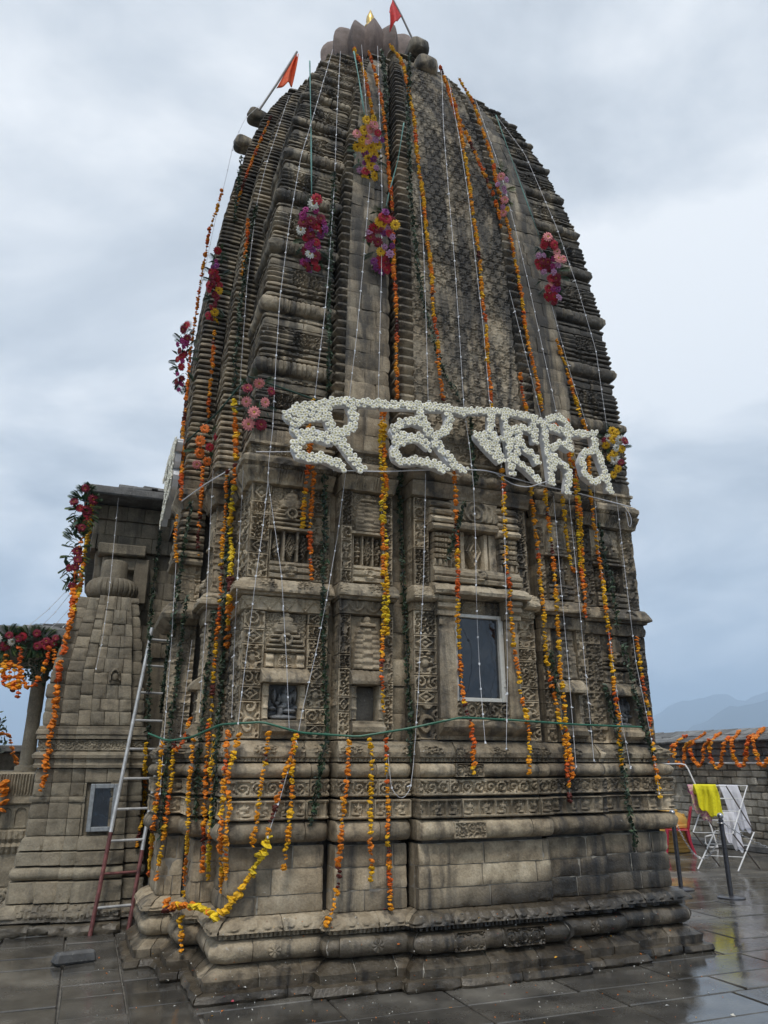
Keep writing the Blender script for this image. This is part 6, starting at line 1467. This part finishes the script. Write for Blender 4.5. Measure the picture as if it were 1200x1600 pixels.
def bouquet(cx, cy, w, h, pal, label, n, side='F', fr=12, size=.052, frk=(0, 1), t_=None, sparse=1.0, tilt=0):
    w *= 1.12; h *= 1.06; size *= 1.08; n = int(n * (1.35 if sparse == 1.0 else 1))
    if t_ is None:
        ts = [cast(cx + dx, cy + dy) for dx in (-w * .25, 0, w * .25) for dy in (-h * .3, 0, h * .3)]; ts = [a for a in ts if a]; t_ = (min(ts) if ts else 9) - .07
    d = ray(cx, cy).normalized(); C = EYEV + d * t_; o = empty('bouquet', C, label, 'bouquet', 'flower bouquets on the temple')
    nrm = Vector((0, -1, 0)) if side == 'F' else Vector((-1, 0, 0)); nrm = (nrm * .55 - d * .6 + Vector((0, 0, -.12))).normalized()
    rt = d.cross(Vector((0, 0, 1))).normalized(); upv = rt.cross(d).normalized(); mpp = t_ / F_PX * (1 / math.sqrt(1)) * (Vector((0, 0, 1)).dot(Vector((0, 0, 1))))
    k_ = t_ / math.sqrt(F_PX ** 2 + (cx - 600) ** 2 + (cy - 800) ** 2)
    pts = []; tries = 0
    while len(pts) < n and tries < 4000:
        tries += 1; a, b_ = rng.uniform(-1, 1), rng.uniform(-1, 1)
        lim = (1 - abs(b_) ** 2.2) ** .5 * (.75 + .25 * math.sin(b_ * 5)); 
        if abs(a) > lim: continue
        p = (a * w / 2 * k_, b_ * h / 2 * k_)
        if all((p[0] - q_[0]) ** 2 + (p[1] - q_[1]) ** 2 > (size * (.84 if sparse == 1.0 else 1.02) * sparse) ** 2 for q_ in pts): pts.append(p)
    for p in pts:
        c = pal[int(rng.integers(len(pal)))]; f = bpy.data.objects.new('flower', BL[c]); COL.objects.link(f); f.parent = o
        v_ = (nrm + rt * (p[0] / (w * k_) * .9) + Vector(rng.normal(size=3)) * .22).normalized()
        f.location = rt * p[0] + upv * p[1] + nrm * (.02 + .03 * rng.random()); f.rotation_euler = v_.to_track_quat('Z', 'Y').to_euler(); s_ = size * rng.uniform(.8, 1.15) * (.75 if c in ('magenta', 'purple', 'lilac') else 1); f.scale = (s_, s_, s_)
    for k in range(fr):
        a = k / fr * 6.283 + rng.uniform(-.2, .2); f = bpy.data.objects.new('frond', FR[frk[k % len(frk)]]); COL.objects.link(f); f.parent = o
        dirv = (rt * math.cos(a) * .8 + upv * (math.sin(a) * 1.0) + nrm * .25).normalized(); f.location = rt * math.cos(a) * w * .22 * k_ + upv * math.sin(a) * h * .36 * k_ - nrm * .015
        f.rotation_euler = dirv.to_track_quat('X', 'Z').to_euler(); s_ = (.12 + .05 * rng.random()) * min(1.0, size / .052); f.scale = (s_, s_, s_)
    for k in range(fr * 2):
        f = bpy.data.objects.new('leaf', LV[k % 2]); COL.objects.link(f); f.parent = o; b_ = rng.uniform(-1, 1); a = rng.uniform(-1, 1) * (1 - b_ * b_) ** .5
        f.location = rt * a * w * .45 * k_ + upv * b_ * h * .48 * k_; dirv = (rt * rng.normal() + upv * rng.normal() + nrm * .5).normalized(); f.rotation_euler = dirv.to_track_quat('X', 'Z').to_euler(); s_ = rng.uniform(.06, .11) * (size / .052); f.scale = (s_, s_, s_)
    return o
bouquet(576, 232, 44, 90, ['yellow', 'yellow', 'yellow', 'yellow', 'purple', 'lilac', 'pink', 'red', 'purple'], 'topmost bouquet, yellow gerberas with purple orchids', 20)
bouquet(488, 370, 38, 108, ['crimson', 'red', 'magenta', 'purple', 'white', 'crimson', 'red', 'magenta', 'red', 'crimson'], 'red, purple and white bouquet on the near corner of the spire', 24)
bouquet(598, 378, 44, 94, ['yellow', 'yellow', 'red', 'purple', 'crimson', 'lilac', 'red'], 'yellow and red bouquet beside the lattice band', 22)
bouquet(860, 420, 36, 100, ['red', 'magenta', 'pink', 'purple', 'red', 'crimson', 'lilac'], 'red and magenta bouquet near the spire\'s right outline', 24)
bouquet(401, 628, 44, 76, ['pink', 'pink', 'pink', 'crimson'], 'loose pink gerbera bouquet at the foot of the spire', 8, fr=7, sparse=2.0, frk=(1, 0))
bouquet(322, 700, 40, 62, ['red', 'red', 'pink', 'crimson', 'orange'], 'loose red and pink gerbera bouquet on the left flank', 7, fr=6, sparse=1.9, frk=(1, 0))
bouquet(958, 705, 34, 72, ['yellow', 'yellow', 'yellow', 'white', 'crimson'], 'yellow gerbera bouquet right of the last flower letter', 12, fr=7, frk=(1, 0))
bouquet(338, 450, 20, 112, ['magenta', 'red', 'purple', 'crimson', 'red', 'yellow'], 'slender red and purple bouquet on the ledged left flank', 16, side='L', size=.045)
bouquet(287, 560, 18, 100, ['red', 'crimson', 'magenta', 'red'], 'shaggy red bouquet jutting from the spire\'s left outline', 14, side='L', fr=18, size=.045, t_=float((onv(287, 560, 7.6) - EYEV).length))
bouquet(784, 300, 16, 70, ['pink', 'lilac', 'yellow', 'orange'], 'small leafy bouquet with pink flowers high on the right', 7, fr=9, size=.042, frk=(2, 0))
bouquet(868, 665, 40, 16, ['white', 'orange', 'white'], 'white and orange gerberas along the top of the third flower word', 6, fr=0, size=.045)
bouquet(131, 795, 30, 66, ['crimson', 'crimson', 'red'], 'palm and red rose spray at the corner of the hall eave', 6, fr=34, size=.062, frk=(0, 2), t_=float((onv(131, 795, 9.45) - EYEV).length))
bouquet(117, 865, 24, 110, ['crimson', 'purple', 'crimson'], 'pale palm spray hanging below the hall eave corner', 5, fr=34, size=.06, frk=(2, 0, 2), t_=float((onv(116, 865, 9.5) - EYEV).length))
bouquet(55, 1003, 80, 26, ['crimson', 'crimson', 'red', 'red'], 'band of foliage with red roses along the porch eave', 7, fr=46, size=.044, frk=(0, 2), t_=float((onv(55, 1003, 9.68) - EYEV).length))
bouquet(12, 1003, 30, 26, ['white', 'crimson'], 'foliage tuft at the porch eave\'s left end', 3, fr=24, size=.052, frk=(0, 2), t_=float((onv(12, 1003, 9.66) - EYEV).length))
leafcloud(420, tuple(onv(60, 1035, 10.0)), .20, .03, [(.03, .06, .025), (.05, .09, .035)], 'ivy', LEAFM, porch, 1.3)

# ---- flower lettering
def R1(pts): return Z3(430, 610, 4.0, pts)
def R2(pts): return Z3(720, 620, 4.444, pts)
WORDS = [('first flower-covered word, two letters at the left', [R1(p) for p in ([(75, 150), (130, 118), (230, 97), (340, 78), (450, 75), (640, 85)], [(75, 152), (95, 178)], [(320, 105), (325, 180), (345, 235)], [(320, 165), (250, 160), (170, 175), (118, 220), (125, 258), (170, 275), (260, 265), (330, 300), (360, 318)], [(340, 318), (250, 285), (165, 300), (125, 350), (150, 410), (220, 425), (300, 420), (415, 475)], [(465, 95), (490, 150), (488, 210), (450, 255), (380, 262), (350, 232)], [(372, 272), (430, 350), (480, 420), (530, 478)], [(160, 140), (240, 125), (310, 140)])]),
         ('second flower-covered word, repeating the first two letters', [R1(p) for p in ([(670, 95), (800, 95), (950, 105), (1060, 112), (1190, 140)], [(905, 125), (920, 190), (950, 240)], [(935, 218), (860, 190), (780, 208), (735, 250), (760, 292), (840, 288), (900, 302), (958, 352)], [(840, 300), (795, 312), (745, 355), (752, 420), (800, 450), (900, 440), (980, 462), (1058, 495)], [(1070, 112), (1085, 180), (1075, 240), (1010, 290), (950, 268)], [(992, 310), (1060, 400), (1120, 470), (1178, 498)])]),
         ('third flower-covered word, the longest, at the right', [R2(p) for p in ([(0, 100), (170, 100), (350, 112), (480, 140), (560, 182)], [(205, 125), (208, 240), (240, 330), (278, 440)], [(105, 270), (200, 275), (280, 295)], [(112, 280), (190, 368), (268, 448)], [(160, 300), (230, 340), (262, 390)], [(300, 130), (312, 220), (330, 330), (345, 440), (352, 525)], [(340, 245), (430, 218), (505, 245), (512, 312)], [(498, 150), (510, 230)], [(335, 300), (400, 305), (440, 362), (500, 402), (530, 460)], [(395, 260), (385, 350), (385, 440)], [(385, 445), (450, 500), (535, 580)], [(572, 190), (585, 300), (610, 430), (630, 598)],
             [(590, 205), (680, 232), (755, 262), (930, 258)], [(600, 155), (690, 142), (738, 200), (760, 262)], [(742, 275), (752, 365)], [(748, 362), (680, 320), (625, 372), (650, 440), (720, 470), (750, 525), (738, 655)], [(640, 450), (622, 540)], [(918, 265), (930, 340), (960, 420), (1000, 520), (1030, 648)], [(935, 372), (862, 382), (836, 450), (860, 540), (918, 590), (985, 562)])])]
def chrys():
    mb = MB(); an = np.arange(9) / 9 * 6.283
    rows = [(1.0, .05), (.92, .42), (.58, .62), (.30, .52), (.0, .42)]; V = [np.stack([r * np.cos(an + i * .35) * (1 + .12 * (-1) ** np.arange(9)), r * np.sin(an + i * .35), np.full(9, z) + (.08 * (-1) ** np.arange(9) if 0 < i < 3 else 0)], -1) for i, (r, z) in enumerate(rows[:-1])]
    V = np.concatenate(V + [np.array([[0, 0, .42]])]); T_ = []
    for i in range(3):
        for j in range(9):
            j2 = (j + 1) % 9; T_ += [[i * 9 + j, i * 9 + j2, (i + 1) * 9 + j2], [i * 9 + j, (i + 1) * 9 + j2, (i + 1) * 9 + j]]
    T_ += [[27 + j, 27 + (j + 1) % 9, 36] for j in range(9)]
    col = np.concatenate([np.tile((.80, .76, .62), (9, 1)), np.tile((.95, .92, .80), (9, 1)), np.tile((.95, .93, .82), (9, 1)), np.tile((.72, .66, .38), (9, 1)), [(.42, .37, .12)]])
    return V, np.array(T_), col
CV, CT, CC = chrys()
def letters(label, strokes3, name='flower_lettering', sw=.038, nrm=np.array([0, -1., 0]), fs=.0240):
    o = empty(name, tuple(strokes3[0][0]), label, 'lettering', 'flower-covered words'); board = MB(); pts = []
    for k, P in enumerate(strokes3):
        P = resample(np.array(P), .025); tg = np.gradient(P, axis=0); tg /= np.linalg.norm(tg, axis=1)[:, None] + 1e-9; sd_ = np.cross(nrm, tg); sd_ /= np.linalg.norm(sd_, axis=1)[:, None] + 1e-9
        P = np.concatenate([P[:1] - tg[:1] * sw * .6, P, P[-1:] + tg[-1:] * sw * .6]); sd_ = np.concatenate([sd_[:1], sd_, sd_[-1:]])
        f0 = nrm * (.0004 * k); b0 = -nrm * (.06 + .0004 * k); wv = np.full(len(P), sw); wv[[0, -1]] *= .75; wv = wv[:, None]
        ring = np.stack([P - sd_ * wv + f0, P + sd_ * wv + f0, P + sd_ * wv + b0, P - sd_ * wv + b0], 1); n = len(P)
        q_ = [[i * 4 + j, i * 4 + (j + 1) % 4, (i + 1) * 4 + (j + 1) % 4, (i + 1) * 4 + j] for i in range(n - 1) for j in range(4)] + [[0, 3, 2, 1], [(n - 1) * 4 + j for j in range(4)]]
        board.add(ring.reshape(-1, 3), q_)
        for i in range(len(P)):
            for _ in range(7):
                pts.append(P[i] + sd_[i] * rng.uniform(-1.0, 1.0) * sw + tg[min(i, len(tg) - 1)] * rng.uniform(-.012, .012))
    board.build('foam_board', FOAM, o, smooth=False)
    pts = np.array(pts); pts = pts[rng.permutation(len(pts))]; keep = []; K = np.zeros((0, 3))
    for p in pts:
        if len(K) == 0 or ((K - p) ** 2).sum(1).min() > (fs * 1.16) ** 2: K = np.concatenate([K, p[None]])
    n = len(K); a = rng.uniform(0, 6.28, n); ca, sa = np.cos(a)[:, None], np.sin(a)[:, None]; s_ = fs * rng.uniform(.85, 1.2, (n, 1))
    ex = np.cross(nrm, [0, 0, 1.]); ex /= np.linalg.norm(ex); ez = np.cross(ex, nrm); tl = rng.normal(size=(n, 2)) * .14
    x = (CV[None, :, 0] * ca - CV[None, :, 1] * sa); y = (CV[None, :, 0] * sa + CV[None, :, 1] * ca); z = CV[None, :, 2] + x * tl[:, :1] + y * tl[:, 1:]
    V = K[:, None, :] + (x * s_)[..., None] * ex + (y * s_)[..., None] * ez + ((z * s_ * .75) + .010)[..., None] * nrm
    me = npmesh('white_flowers', V, None, (np.arange(n)[:, None, None] * len(CV) + CT[None]).reshape(-1, 3), smooth=False)
    flat_attr(me, 'col', (CC[None] * rng.uniform(.86, 1.06, (n, 1, 1))).reshape(-1, 3)); f = link('white_flowers', me, CHRYS, o); f['kind'] = 'stuff'; return o
for lb, st in WORDS: letters(lb, sw=.028 if 'third' in lb else .036, strokes3=[[np.array(onv(x, y, 5.80)) for x, y in s] for s in st])
# the same word hung on the left flank, seen edge-on
g0 = [[(x, y) for x, y in s] for s in WORDS[0][1]]
letters('flower-covered word on the left flank, seen edge-on above the hall eave', [[np.array([.52, 7.50 + (x - 445) * .011, 4.30 + (735 - y) * .0066]) for x, y in s] for s in g0], nrm=np.array([-1., 0, 0]))

# ---- fallen petals on plinth and paving
n = 420; P = []; C = []
while len(P) < n:
    x, y = rng.uniform(150, 1150), rng.uniform(1420, 1600)
    t_ = cast(x, y)
    if t_ is None: continue
    p = np.array(EYEV) + np.array(ray(x, y).normalized()) * (t_ - .004)
    if p[2] > .6: continue
    P.append(p); C.append([(.7, .7, .66), (.75, .2, .01), (.8, .4, .02), (.45, .05, .08), (.6, .58, .5)][int(rng.choice(5, p=[.5, .22, .1, .04, .14]))])
P, C = np.array(P), np.array(C); sz = rng.uniform(.003, .009, (n, 1)) * np.where(rng.random((n, 1)) < .08, 2.2, 1); a = rng.uniform(0, 6.28, n)
d1 = np.stack([np.cos(a), np.sin(a), rng.normal(size=n) * .2], -1) * sz; d2 = np.stack([-np.sin(a), np.cos(a), rng.normal(size=n) * .2], -1) * sz * .6; upn = np.array([0, 0, .006])
V = np.stack([P - d1, P + d2 + upn, P + d1, P - d2 + upn * .5], 1); me = npmesh('fallen_petals', V, np.arange(n * 4).reshape(n, 4), smooth=False); flat_attr(me, 'col', np.repeat(C, 4, 0))
o = link('fallen_petals', me, MARI); tag(o, 'scattered fallen petals and crumbs on plinth and wet paving', 'petals', kind='stuff')
